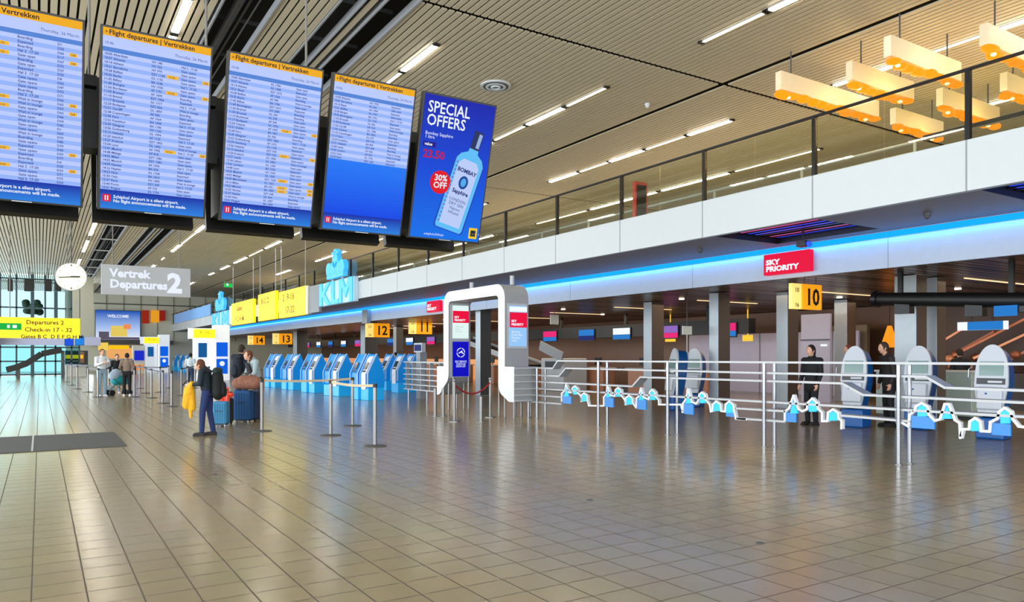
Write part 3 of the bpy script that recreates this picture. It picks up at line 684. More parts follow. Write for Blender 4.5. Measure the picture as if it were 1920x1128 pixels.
    for yy in (.35, 2.6): MB().cyl((X0+.45, yn+yy, 3.55), (X0+.45, yn+yy, 3.95 if kind else 3.8), .06, n=10).build('top_stub', lgrey_m, t)
    return t
portal(16.86, 10.4, 'tall white rounded portal with red and blue screens', 0)
kb = glow('pod_screen_blue', (10, 96, 225), 1.0); kb2 = glow('pod_screen_teal', (20, 90, 150), 1.0)
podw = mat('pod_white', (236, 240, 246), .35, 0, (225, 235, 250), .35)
def pod(Y, label):
    t = thing('check_in_gate', label, 'gate', (9.1, Y, 0))
    MB().bb((9.35, Y, 0), (10.3, Y+.9, 3.55)).build('column', podw, t, bevel=.06); MB().bb((8.15, Y+.3, 0), (9.25, Y+.6, 2.75)).build('side_column', podw, t, bevel=.05)
    MB().bb((7.8, Y-.1, 2.65), (9.4, Y+.1, 3.32)).build('header', podw, t); MB().bb((8.1, Y-.13, 2.72), (9.36, Y-.1, 3.26)).build('yellow_panel', ylit, t)
    MB().text('9 - 16', (8.75, Y-.14, 2.98), X3, Z3, .24, 'CENTER', ext=.002).build('panel_text', amb, t)
    MB().bb((9.47, Y-.02, 1.55), (10.15, Y, 2.45)).build('screen', kb, t); MB().bb((9.47, Y-.02, .45), (10.15, Y, 1.4)).build('screen', kb, t)
    MB().ell((9.81, Y-.03, 1.1), (.16, .01, .16), 12, 6).build('screen_emblem', wtxt, t)
    MB().bb((8.45, Y+.27, 1.5), (8.95, Y+.3, 2.4)).build('screen', kb2, t)
pod(50.2, 'distant white gate with yellow header and blue screens beside the standing travellers')
pod(76.5, 'farthest small white gate with yellow header near the end wall')

# ------------------------------------------------------------------ ribbon barrier
FXB = 10.95; DEP = .24
def P2(px, py): return onx(px, py, FXB)
def yat(px): return onx(px, 700, FXB).y
fence_m = mat('ribbon_metal', (170, 172, 175), .35, .25, var=.02)
t = thing('ribbon_barrier', 'long white metal ribbon barrier with house gable outlines, right of the white portal', 'barrier', (11.07, 10, 0))
rails = [[(966, 1.31), (1036, 1.31), (1045, 1.50), (1945, 1.53)],
         [(966, 1.12), (1048, 1.12), (1060, 1.32), (1735, 1.33), (1771, 1.18), (1945, 1.18)],
         [(966, .95), (1185, .96), (1200, 1.17), (1579, 1.19), (1618, 1.02), (1945, 1.02)],
         [(966, .765), (1945, .835)],
         [(966, .59), (1052, .60)], [(1380, .655), (1471, .67)], [(1575, .67), (1704, .66)],
         [(966, .41), (1052, .43)], [(1380, .47), (1471, .49)]]
for r in rails:
    MB().ribbon([(FXB, yat(p), z) for p, z in r], DEP, .035).build('rail', fence_m, t)
def c2(x, y): return P2(980+x/2.97, 480+y/2.97)
def c3(x, y): return P2(1380+x/2.256, 400+y/2.256)
chains = [(c2, [(215, 810), (215, 765), (232, 750), (240, 712), (254, 757), (268, 760), (276, 733), (290, 722), (303, 735), (306, 760), (322, 778), (325, 808), (325, 775), (341, 762), (358, 775), (360, 805), (366, 832), (450, 833), (450, 785), (462, 770), (473, 722), (488, 773), (510, 780), (515, 745), (530, 732), (545, 745), (548, 775), (566, 798), (571, 826), (572, 790), (591, 775), (609, 790), (611, 815), (630, 843), (632, 792), (645, 780), (656, 735), (672, 785), (700, 797), (706, 757), (720, 742), (735, 757), (739, 780), (756, 800), (757, 826), (880, 826), (889, 868), (891, 820), (905, 800), (919, 740), (940, 810), (965, 822), (978, 800), (982, 770), (997, 758), (1013, 770), (1019, 800), (1040, 825), (1046, 865), (1055, 862), (1057, 825), (1078, 808), (1100, 824), (1104, 862), (1126, 865), (1128, 825), (1150, 808), (1172, 826), (1176, 860), (1186, 905), (1247, 908)]),
          (c3, [(205, 880), (205, 838), (222, 825), (242, 770), (262, 826), (280, 836), (298, 828), (303, 800), (322, 782), (341, 800), (346, 826), (362, 840), (363, 878), (385, 878), (388, 842), (409, 828), (431, 842), (434, 868), (445, 875), (445, 908)]),
          (c3, [(690, 878), (728, 900), (733, 852), (755, 832), (760, 815), (785, 802), (809, 816), (814, 850), (840, 876), (862, 870), (882, 806), (898, 806), (925, 873), (945, 886), (948, 948), (958, 912), (985, 912), (988, 880), (1010, 865), (1032, 880), (1036, 920), (1072, 922), (1075, 882), (1105, 867), (1113, 838), (1136, 822), (1160, 838), (1170, 870), (1195, 900), (1240, 906)])]
for f, pts in chains: MB().ribbon([f(*p) for p in pts], .07, .034).build('gable_outline', white2, t)
def gable(f, cx, top, bot, hw, k):
    if k == 's': q = [(cx-hw, bot), (cx+hw, bot), (cx+hw*.35, (top+bot)/2), (cx, top), (cx-hw*.35, (top+bot)/2)]
    else:
        q = [(cx-hw, bot), (cx+hw, bot)]+[(cx+hw*math.cos(PI*i/8), top+hw-hw*math.sin(PI*i/8)) for i in range(9)]
    q = [f(*p) for p in q]
    n = len(q); A = [Vector((FXB+.015, p.y, p.z)) for p in q]; B = [Vector((FXB+.05, p.y, p.z)) for p in q]
    MB().add(A+B, [tuple(range(n)), tuple(range(2*n-1, n-1, -1))]+[(i, n+i, n+(i+1) % n, (i+1) % n) for i in range(n)]).build('gable_light', cyan_m, t)
for g in ((c2, 240, 722, 780, 13, 's'), (c2, 290, 729, 770, 11, 'b'), (c2, 341, 770, 808, 13, 'b'), (c2, 474, 732, 785, 14, 's'), (c2, 530, 740, 782, 13, 'b'), (c2, 591, 784, 826, 15, 'b'), (c2, 656, 745, 800, 14, 's'), (c2, 721, 750, 800, 14, 'b'), (c2, 920, 752, 820, 16, 's'), (c2, 998, 766, 818, 15, 'b'), (c2, 1078, 818, 862, 19, 'b'), (c2, 1150, 818, 872, 20, 'b'),
          (c3, 242, 782, 845, 17, 's'), (c3, 322, 790, 838, 16, 'b'), (c3, 409, 838, 876, 18, 'b'), (c3, 785, 811, 858, 20, 'b'), (c3, 890, 812, 868, 22, 's'), (c3, 1010, 874, 920, 19, 'b'), (c3, 1136, 832, 888, 20, 'b')): gable(*g)
lowblue = mat('gable_deep_blue', (40, 120, 190), .3, 0, (30, 110, 190), .35)
for f, x0, x1, y0, y1 in ((c2, 220, 266, 782, 818), (c2, 455, 500, 790, 838), (c2, 636, 682, 800, 852), (c2, 895, 945, 825, 878), (c2, 1128, 1172, 868, 892), (c3, 208, 250, 845, 880), (c3, 738, 836, 862, 905), (c3, 1078, 1158, 892, 935)):
    a = f(x0, y1); b = f(x1, y0)
    MB().bb((FXB+.02, a.y, a.z), (FXB+.05, b.y, b.z)).build('gable_box', lowblue, t)
for px in (992, 1008, 1123, 1253, 1434, 1686, 1960):
    yy = yat(px)
    for dx, dy in ((-.02, 0), (.22, -.03)):
        MB().cyl((FXB+dx, yy+dy, 0), (FXB+dx, yy+dy, 1.5 if px > 1040 else 1.3), .032, n=12).build('post', chrome_m, t)
        MB().cyl((FXB+dx, yy+dy, 0), (FXB+dx, yy+dy, .012), .06, n=12).build('floor_flange', steel_m, t)
# the piece beyond the portal
t = thing('ribbon_barrier', 'short white metal ribbon barrier left of the white portal', 'barrier', (11.07, 22.5, 0))
for z in (.45, .62, .80, .97, 1.18, 1.40): MB().ribbon([(FXB, 20.95, z), (FXB, 24.6, z)], DEP, .04).build('rail', fence_m, t)
for i, yy in enumerate((21.2, 21.9, 22.6, 23.3, 24.0, 24.5)):
    MB().bb((FXB+.05, yy, .45), (FXB+.2, yy+.03, 1.40)).build('divider', fence_m, t)
for yy in (21.3, 22.9, 24.4): MB().cyl((FXB+.1, yy, 0), (FXB+.1, yy, .46), .03, n=10).build('post', chrome_m, t)
t = thing('rope_barrier', 'two short steel posts with a sagging red rope in the portal opening', 'barrier', (9.9, 18.1, 0))
ra, rb = onf(852, 790), onf(919, 782)
for p in (ra, rb): MB().cyl(p, p+Vector((0, 0, 1.0)), .03, n=10).build('post', steel_m, t); MB().cyl(p, p+Vector((0, 0, .02)), .15, n=16).build('base', steel_m, t); MB().ell(p+Vector((0, 0, 1.02)), (.045, .045, .045), 10, 6).build('knob', chrome_m, t)
pts = [ra.lerp(rb, i/12)+Vector((0, 0, .92-.26*(1-(2*i/12-1)**2))) for i in range(13)]
MB().tube(pts, .022, 8).build('rope', mat('red_rope', (150, 16, 22), .7), t)
for n_, px in enumerate((816, 831, 902)):
    p = onf(px, 780 if px < 850 else 790); t = thing('steel_bollard', ['left one of two steel bollards by the portal\'s left leg', 'right one of two steel bollards by the portal\'s left leg', 'steel bollard in front of the portal opening'][n_], 'bollard', p)
    MB().cyl(p, p+Vector((0, 0, .75 if px < 850 else .62)), .045, n=14).build('tube', steel_m, t); MB().cyl(p, p+Vector((0, 0, .012)), .1, n=16).build('base', steel_m, t)

# ------------------------------------------------------------------ columns of the check-in hall
cface = mat('column_silver', (176, 186, 194), .4, .2); cshade = mat('column_shade_brown', (92, 78, 68), .4)
for px, X, wy, wx, lb in ((1338, 18, .38, .52, 'square silver column behind the barrier, left of the 10 sign'), (1214, 19, .44, .60, 'square silver column between the pink screens'), (1466, 19.5, .42, .5, 'brownish column just left of the 10 sign'), (1697, 18, .55, .45, 'silver column right of the orange lamp'), (1734, 19, .6, .4, 'pale column behind the white topped kiosk at right'), (896, 15.1, .4, .5, 'grey column seen through the white portal'), (680, 18, .8, .9, 'grey column behind the nearest blue kiosk'), (553, 18, 1.1, .9, 'grey column behind the row of blue kiosks'), (424, 18, 1.6, .9, 'most distant pale column by the yellow topped portal'), (1576, 24, .5, .5, 'brown column beside the green exit sign'), (740, 20, .5, .5, 'slim grey column left of the portal')):
    y = onx(px, 600, X).y; zt = 3.6
    t = thing('column', lb, 'column', (X+wx/2, y, 0))
    MB().bb((X, y-wy/2, 0), (X+wx, y+wy/2, zt)).build('shaft', cface, t, bevel=.01)
    MB().bb((X+.004, y-wy/2-.012, .02), (X+wx, y-wy/2-.002, zt)).build('shaded_side', cshade if px > 1000 else dgrey_m, t)  # thin darker skin paints the shade on the face away from hall daylight

# gate number signs
def gate(px, py0, py1, X, num, label, w_=.6):
    a = onx(px, py0, X); b = onx(px, py1, X)
    t = thing('row_number_sign', label, 'sign', (X, a.y, b.z))
    H = a.z-b.z; Wd = H*1.2
    MB().bb((X-Wd/2, a.y, b.z), (X+Wd/2, a.y+.12, a.z)).build('panel', orange_m, t)
    MB().bb((X-Wd/2-.60*H, a.y+.02, b.z), (X-Wd/2-.04*H, a.y+.12, a.z)).build('side_panel', mat('sign_pale_yellow', (246, 216, 120), .5, 0, (246, 214, 120), .8), t)
    MB().text(num, (X, a.y-.01, b.z+H*.18), X3, Z3, H*.92, 'CENTER', ext=.003, bold=.014, sx=.95).build('number', ink_m, t)
    MB().text(num, (X-Wd/2-.32*H, a.y+.01, b.z+H*.66), X3, Z3, H*.26, 'CENTER', ext=.003).text('16', (X-Wd/2-.32*H, a.y+.01, b.z+H*.08), X3, Z3, H*.24, 'CENTER', ext=.003).build('small_numbers', ink_m, t)
    for dx in (-Wd*.3, Wd*.3): MB().cyl((X+dx, a.y+.06, a.z), (X+dx, a.y+.06, 3.62), .012, n=6).build('rod', dgrey_m, t)
gate(1523, 533, 580, 16.5, '10', 'large orange sign 10 hanging nearest, at the right')
gate(716, 606, 632, 16.5, '12', 'orange sign 12 above the nearest blue kiosks')
gate(536, 625, 645, 16.5, '13', 'small orange row number sign reading 13, above the blue kiosks')
gate(486, 629, 646, 16.5, '14', 'small orange row number sign reading 14, farthest left')
gate(796, 600, 626, 20, '11', 'narrow yellow row number sign left of the portal reading 11')

# ------------------------------------------------------------------ check-in hall interior
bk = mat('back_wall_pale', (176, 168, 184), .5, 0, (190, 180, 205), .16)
t = thing('back_panel_wall', 'pale lilac back wall panels behind the desks left of the 10 sign', 'wall panel', (27, 25, 0))
MB().bb((27, 17.5, .0), (27.1, 26.5, 2.6)).build('panel', bk, t)
for yy in (18.6, 20.4, 22.2, 24.0): MB().bb((26.96, yy, 0), (27, yy+.04, 2.6)).build('joint', grey_m, t)
struct('wall_check_in_back', MB().bb((28.5, -8, 0), (28.6, EY, 3.6)), mat('copper_brown_wall', (116, 80, 58), .35, .2))
glowwarm = glow('warm_backlight', (255, 170, 90), 1.3); shelf_m = mat('back_counter', (196, 140, 100), .4, 0, (240, 160, 100), .55)
t = thing('desk_canopy', 'black overhead canopy beam running above the check-in desks', 'canopy', (23.6, 40, 2.6))
MB().bb((23.4, 19.8, 2.5), (23.8, 84, 3.08)).build('beam', black_m, t)
for i in range(12): MB().bb((23.55, 22+i*5.2, 3.0), (23.65, 22.15+i*5.2, 3.64)).build('hanger', black_m, t)
pink = glow('screen_pink', (236, 40, 120), 1.0); lil = glow('screen_lilac', (150, 110, 200), .9); sblue = glow('screen_sky', (40, 130, 215), .9); dkb = glow('screen_navy', (30, 44, 120), .9)
def desk(X, y, i):
    if y < 34: where = ['in front of the lilac back wall', 'right of the silver column pair', 'behind the barrier, middle', 'behind the barrier, left of middle', 'behind the barrier near the portal'][min(4, int((y-20)/3))]
    else: where = ORD[min(16, int((y-34)/3.4))]+' beyond the portal'
    t = thing('check_in_desk', f'copper brown check-in desk with low counter, {where}', 'desk', (X, y, 0), group='check-in desks')
    MB().bb((X-.35, y-.7, 0), (X+.35, y+.7, 1.02)).build('front', copper_m, t, bevel=.03)
    MB().bb((X-.42, y-.78, 1.02), (X+.4, y+.78, 1.08)).build('counter_top', offw_m, t)
    MB().bb((X-.1, y+.8, 0), (X+.9, y+1.5, .35)).build('baggage_belt', dgrey_m, t)
    MB().box((X+.1, y+.2, 1.36), (.05, .46, .34)).build('monitor', black_m, t); MB().cyl((X+.12, y+.2, 1.08), (X+.12, y+.2, 1.22), .03).build('monitor_stand', black_m, t)
    s = thing('overhead_screen', f'{["pink and white", "lilac", "pale blue", "dark blue"][i % 4]} screen under the canopy, {where}', 'screen', (X-.1+1.2, y, 2.3), group='screens above the check-in desks')
    xx = 23.35
    MB().bb((xx, y-.65, 2.35), (xx+.04, y+.65, 2.95)).build('frame', black_m, s)
    MB().bb((xx-.02, y-.6, 2.62), (xx, y+.6, 2.92)).build('upper_field', [pink, lil, wglow_m, sblue][i % 4], s); MB().bb((xx-.02, y-.6, 2.40), (xx, y+.6, 2.61)).build('lower_field', [sblue, pink, sblue, dkb][i % 4], s)
for i, y in enumerate((21, 24.2, 27.3, 30.0, 33.2)): desk(22, y, i)
for i in range(12): desk(22, 37+i*3.6, (2, 3, 2, 1)[i % 4])
for px, py0, py1, X, lb in ((1040, 590, 608, 17.5, 'blank white panel hanging left among the pink screens'), (1289, 611, 627, 17.5, 'blank white panel on a pole left of the silver column')):
    a = onx(px, py0, X); b = onx(px, py1, X); t = thing('blank_sign', lb, 'sign', (X, a.y, b.z))
    MB().bb((X-.2, a.y, b.z), (X+.2, a.y+.04, a.z)).build('panel', lgrey_m if 0 else wsg, t); MB().cyl((X, a.y+.02, a.z), (X, a.y+.02, 3.62), .012).build('rod', dgrey_m, t)
    if px > 1200: MB().cyl((X, a.y+.02, b.z), (X, a.y+.02, 1.2), .02).build('pole', lgrey_m, t)
# sloped baggage conveyors
for i, (x0, y0, x1, y1, lb) in enumerate(((21, 36, 24, 33, 'long dark sloping baggage conveyor behind the fence beside the portal'), (21.2, 33.2, 22.6, 31.4, 'short pale baggage scanner housing beside the conveyor'))):
    t = thing('baggage_conveyor', lb, 'conveyor', (x0, y0, 0))
    if i == 0:
        MB().bar((20.5, 37.5, 2.5), (20.5, 30.5, 1.1), 1.0, .16).build('belt', black_m, t); MB().bar((19.98, 37.5, 2.58), (19.98, 30.5, 1.18), .06, .26).build('side_rail', lgrey_m, t); MB().bar((21.02, 37.5, 2.58), (21.02, 30.5, 1.18), .06, .26).build('side_rail', lgrey_m, t)
        for yy, zz in ((36.5, 2.2), (31.5, 1.2)): MB().bb((20.1, yy, 0), (20.2, yy+.1, zz)).build('leg', grey_m, t); MB().bb((20.8, yy, 0), (20.9, yy+.1, zz)).build('leg', grey_m, t)
    else:
        MB().bb((20, 27.4, .0), (21.4, 29.2, 1.5)).build('housing', lgrey_m, t, bevel=.08); MB().bar((19.97, 29.2, 2.1), (19.97, 27.4, 1.55), .05, .45).build('hood', grey_m, t); MB().bb((19.98, 27.8, 1.0), (20.0, 28.8, 1.35)).build('opening', black_m, t)
warm_spots = [(27.5, 12, 2.0), (28, 40, 1.8), (28, 52, 1.8), (28, 64, 1.8)]
for i, y in enumerate((38, 46, 54, 62, 70)):
    tag(MB().bb((24.6, y, 0), (24.85, y+7, 1.35)).build('back_counter_light', shelf_m), f'warm lit shelf band behind the desks left of the portal, {ORD[i]} from the right', 'light band', 'warm light bands at the back wall')
# lit yellow counters signs low
for i, (px, py) in enumerate(((1255, 635), (1400, 634), (1470, 632))):
    a = onx(px-8, py-6, 26); b = onx(px+10, py+5, 26)
    tag(MB().bb((26, b.y, b.z), (26.06, a.y, a.z)).bb((26.02, (a.y+b.y)/2-.02, a.z), (26.05, (a.y+b.y)/2+.02, 3.64)).build('lit_desk_sign', glow('lit_yellow', (255, 200, 60), 1.1)), f'small lit yellow desk sign, {["left of the first silver column", "between the two silver columns", "nearest to the 10 sign"][i]}', 'sign')
# right part: black lighting truss, shop behind
t = thing('lighting_truss', 'thick black tube truss with hanging black boxes at the right edge', 'truss', (17, 8, 2.9))
a = onx(1688, 573, 17); b = onx(1960, 583, 14.6)
a = Vector((17.2, 10.6, 3.0)); b = Vector((17.0, 5.2, 2.62))
MB().cyl(a, b, .16, n=16).build('tube', black_m, t)
MB().cyl(a+Vector((0, .12, .01)), a, .20, n=16).build('end_cap', bmetal_m, t)
for f_, hh, nm in ((.12, .34, 'box'), (.42, .36, 'box'), (.60, .24, 'box'), (.72, .34, 'box'), (.86, .3, 'box')):
    p = a.lerp(b, f_); MB().bb((p.x-.1, p.y-.16, p.z-hh), (p.x+.12, p.y+.2, p.z-.08)).build(nm, bmetal_m, t)
for f_ in (.1, .55, .9): p = a.lerp(b, f_); MB().bb((p.x-.04, p.y-.05, p.z), (p.x+.04, p.y+.05, 3.64)).build('hanger', black_m, t)
for f_ in (.54, .78): p = a.lerp(b, f_); MB().bb((p.x-.16, p.y-.22, p.z-.34), (p.x-.13, p.y+.22, p.z-.12)).build('lit_screen', sblue, t)
X = 24
a = onx(1795, 604, X); b = onx(1888, 617, X)
t = thing('shop_sign', 'long lit white and blue shop sign under the black truss', 'sign', (X, (a.y+b.y)/2, b.z))
MB().bb((X, b.y, b.z), (X+.1, a.y, a.z)).build('light_box', wglow_m, t); MB().cyl((X+.05, b.y+.4, a.z), (X+.05, b.y+.4, 3.64), .02).build('rod', black_m, t); MB().cyl((X+.05, a.y-.4, a.z), (X+.05, a.y-.4, 3.64), .02).build('rod', black_m, t); MB().bb((X-.01, (a.y+b.y)/2-.6, b.z), (X, (a.y+b.y)/2+.4, a.z)).build('blue_field', sblue, t)
t = thing('shop_counter', 'copper lit shop display with slanted wooden slats behind the right kiosks', 'shop', (24.5, 9, 0))
MB().bb((24.5, 3, 0), (28, 14.2, 1.1)).build('counter', dbrown_m, t)
MB().bb((26.5, 3, 1.1), (26.7, 14.2, 3.6)).build('back_panel', mat('shop_panel', (70, 42, 28), .4), t)
random.seed(5)
for i in range(12): y = 5+i*.75; MB().bar((24.8+random.random(), y+1.3, 1.25+random.random()*.3), (25+random.random(), y-.7, 2.3+random.random()*.5), .12, .07).build('slat', mat('copper_slat%d' % (i % 3), [(190, 110, 70), (150, 84, 54), (214, 140, 100)][i % 3], .35, .3) if i < 3 else MATS['copper_slat%d' % (i % 3)], t)
for i in range(26): MB().ell((25.2+random.uniform(-.5, 1), 6+random.uniform(-1, 7), 1.25+random.random()*.5), (.14, .16, .13), 8, 5).build('goods', MATS['copper_slat%d' % (i % 3)], t)
# orange lamp, exit sign, doorway
p = onx(1668, 632, 25)
t = thing('orange_lamp', 'glowing orange conical lamp left of the pale column', 'lamp', (25, p.y, p.z-.3))
MB().cyl((25, p.y, p.z-.35), (25, p.y, p.z+.4), .30, .07, 16).build('shade', glow('lamp_orange', (255, 140, 30), 1.3), t); MB().cyl((25, p.y, p.z+.4), (25, p.y, 3.62), .015).build('cord', black_m, t)
p = onx(1591, 620, 26)
t = thing('exit_sign', 'small green exit sign above the dark doorway', 'sign', (26, p.y, p.z-.1))
MB().bb((25.9, p.y-.2, p.z-.12), (26, p.y+.2, p.z+.12)).build('panel', glow('exit_green2', (30, 190, 80), 1.2), t); MB().bb((25.88, p.y-.12, p.z-.06), (25.9, p.y-.02, p.z+.06)).bb((25.88, p.y+.04, p.z-.06), (25.9, p.y+.12, p.z+.06)).build('pictogram', wglow_m, t)
MB().cyl((25.95, p.y, p.z+.12), (25.95, p.y, 3.64), .015).build('rod', dgrey_m, t)
a = onx(1563, 629, 27.5); b = onx(1615, 629, 27.5)
t = thing('doorway', 'dark open doorway with beige frame below the green exit sign', 'doorway', (27.5, (a.y+b.y)/2, 0))
MB().bb((27.5, b.y, 0), (27.6, a.y, a.z)).build('opening', black_m, t); MB().bb((27.4, b.y-.3, 0), (27.6, b.y, a.z+.4)).bb((27.4, b.y, a.z), (27.6, a.y, a.z+.4)).build('frame', mat('beige_frame', (150, 130, 104), .5), t)
a = onx(1502, 590, 23); b = onx(1556, 690, 23)
t = thing('wall_poster', 'white and grey poster panel below the 10 sign', 'poster', (23, (a.y+b.y)/2, 0))
MB().bb((23, b.y, 0), (23.1, a.y, a.z)).build('panel', mat('poster_lilac', (150, 146, 160), .5, 0, (170, 165, 190), .2), t); MB().bb((22.98, b.y, 2.15), (23, a.y, 2.2)).build('divider', dgrey_m, t); MB().bb((22.98, b.y+.1, 1.95), (23, a.y-.8, 2.02)).build('light_strip', wglow_m, t)
# ceiling spots of the hall
random.seed(3)
for i in range(16):
    px = 760+i*74; X = [15.8, 19, 23][i % 3]; y = onx(px, 500, X).y
    tag(MB().cyl((X, y, 3.585), (X, y, 3.622), .09, n=12).build('ceiling_spot', glow('spot_white', (255, 236, 210), 6) if i == 0 else MATS['spot_white']), f'small round ceiling spot over the check-in hall, {ORD[i]} from the left', 'ceiling light', 'spots in the brown ceiling')
slim = glow('slim_line', (255, 214, 160), 1.6)
for i in range(10):
    y = 10+i*4.6; tag(MB().bb((20.0, y, 3.60), (23.2, y+.05, 3.618)).build('line_light', slim), f'slim warm line light across the brown ceiling, {ORD[i]} from the front', 'ceiling light', 'slim lines in the brown ceiling')

# ------------------------------------------------------------------ blue kiosks
scrd = mat('kiosk_screen', (40, 48, 56), .15); wkm = mat('kiosk_white', (232, 238, 242), .3, var=.01); lblue = mat('kiosk_light_blue', (30, 170, 235), .3, 0, (20, 160, 235), .25)
def blue_kiosk(label, plain=False):
    t = thing('blue_kiosk', label, 'kiosk', group='blue self-service kiosks')
    prof = [(-.30, .45), (-.34, .52), (-.34, .98), (-.08, 1.52), (.02, 1.70), (.05, 1.70), (.12, 1.52), (.30, 1.12), (.34, .9), (.34, .45)]
    for sx in (-.29, .25): MB().prism(prof, (sx, 0, 0), (0, 1, 0), Z3, (.04, 0, 0)).build('side_shell', kblue_m, t, world=False)
    MB().prism([(y*.93+.01, z*.985) for y, z in prof], (-.25, 0, 0), (0, 1, 0), Z3, (.50, 0, 0)).build('body', kblue_m, t, world=False)
    MB().bb((-.29, -.32, 0), (.29, .33, .45)).build('base', lblue, t, world=False, bevel=.02)
    if not plain: MB().bb((-.15, -.37, .40), (.15, -.33, .98)).build('front_panel', wkm, t, world=False)
    if not plain: MB().prism([(-.35, .98), (-.10, 1.52), (-.02, 1.60), (.0, 1.55), (-.08, 1.47), (-.31, .97)], (-.17, 0, 0), (0, 1, 0), Z3, (.34, 0, 0)).build('top_panel', wkm, t, world=False)
    M = Matrix.Translation((0, -.245, 1.24)) @ Matrix.Rotation(math.radians(-24.5), 4, 'X')
    xf(MB().bb((-.11, -.015, -.13), (.11, .005, .15)), M).build('screen', scrd, t, world=False)
    xf(MB().bb((-.10, -.015, -.24), (.10, .005, -.17)), M).build('card_reader', dgrey_m, t, world=False)
    MB().cyl((0, -.372, .78), (0, -.369, .78), .02, n=10).build('keyhole', dgrey_m, t, world=False)
    for sx in (-.295, .295): MB().prism([(-.355, .52), (-.355, .98), (-.09, 1.53), (.01, 1.71), (.03, 1.68), (-.06, 1.50), (-.325, .98), (-.325, .52)], (sx-.008, 0, 0), (0, 1, 0), Z3, (.016, 0, 0)).build('edge_trim', wkm, t, world=False)
    return t
k0 = None; k1 = None
ang = math.radians(-84)
for i, px in enumerate((698, 643, 597, 557, 523)):
    for b_ in (0, 1):
        X = 10.3-.14*b_; y = onx(px, 700, 10.3).y+b_*.66
        lb = ['nearest pair of blue kiosks', 'second pair from the right', 'middle pair', 'fourth pair from the right', 'farthest pair in the row'][i]
        lb = f'blue self-service kiosk with white front, {["right", "left"][b_]} one of the {lb}'
        lb = lb if b_ == 0 else lb.replace('with white front', 'with plain blue front')
        if b_ and k1 is None: k1 = blue_kiosk(lb, True); k1.location = (X, y, 0); k1.rotation_euler = (0, 0, ang)
        elif b_: dup(k1, (X, y, 0), ang, lb)
        elif k0 is None: k0 = blue_kiosk(lb); k0.location = (X, y, 0); k0.rotation_euler = (0, 0, ang)
        else: dup(k0, (X, y, 0), ang, lb)
for i, (px, X) in enumerate(((322, 12.6), (331, 12.4), (341, 12.2), (351, 12.0))):
    dup(k0, (X, onx(px, 700, X).y, 0), ang, f'distant blue kiosk between the two far portals, {ORD[i]} from the left')
for i, (px, X) in enumerate(((752, 13.4), (772, 14.2), (730, 13.8))):
    dup(k0, (X, onx(px, 700, X).y, 0), ang, f'blue kiosk half hidden behind the short ribbon barrier, {ORD[i]} in line')

# white oval topped kiosks
ovw = mat('oval_white', (196, 203, 212), .35, var=.01)
obase_m = mat('oval_base_blue', (0, 84, 160), .35)
def oval_kiosk(label):
    t = thing('oval_kiosk', label, 'kiosk', group='white oval topped kiosks')
    out = [(-.19, .42), (.19, .42), (.25, .75), (.295, 1.05), (.29, 1.25)]+[(.285*math.cos(math.radians(a)), 1.30+.54*math.sin(math.radians(a))) for a in range(8, 180, 12)]+[(-.29, 1.25), (-.295, 1.05), (-.25, .75)]
    Mk = Matrix.Rotation(math.radians(-7), 4, 'X')
    xf(MB().prism(out, (0, -.25, 0), X3, Z3, (0, .06, 0)), Mk).build('front_plate', ovw, t, world=False, bevel=.01)
    xf(MB().bb((-.21, -.262, 1.22), (.21, -.25, 1.50)), Mk).build('screen', mat('oval_screen', (120, 150, 146), .12), t, world=False)
    xf(MB().bb((-.25, -.262, 1.05), (.25, -.25, 1.17)), Mk).build('slot_recess', dgrey_m, t, world=False)
    xf(MB().bb((-.05, -.27, 1.08), (.2, -.26, 1.12)), Mk).build('receipt_printer', ovw, t, world=False)
    xf(MB().bb((-.22, -.33, .55), (.22, -.25, 1.0)), Mk).build('front_door', ovw, t, world=False, bevel=.03)
    xf(MB().cyl((-.05, -.335, .86), (-.05, -.33, .86), .022, n=10), Mk).build('lock', kdeep_m, t, world=False)
    xf(MB().prism([(x*.97, .4+(z-.4)*.97) for x, z in out], (0, -.19, 0), X3, Z3, (0, .30, 0)), Mk).build('body', kdeep_m, t, world=False)
    MB().bb((-.25, -.22, 0), (.25, .26, .42)).build('base', obase_m, t, world=False, bevel=.04)
    xf(MB().tube([(-.34, -.25, 1.12), (-.40, -.27, 1.18), (-.40, -.27, 1.34), (-.34, -.25, 1.4)], .012), Mk).build('grip', chrome_m, t, world=False)
    return t
o0 = oval_kiosk('white oval topped kiosk right of the person in black'); p = onf(1604, 800); o0.location = p; o0.rotation_euler = (0, 0, math.radians(-82))
for px, py, an, lb in ((1724, 804, -82, 'white oval topped kiosk, middle one of the three at right'), (1862, 822, -84, 'nearest white oval topped kiosk at the right edge'), (1302, 762, -70, 'small looking white oval kiosk left of the silver column'), (1266, 768, -110, 'blue sided oval kiosk seen edge-on beside the small white kiosk')):
    dup(o0, onf(px, py), math.radians(an), lb)
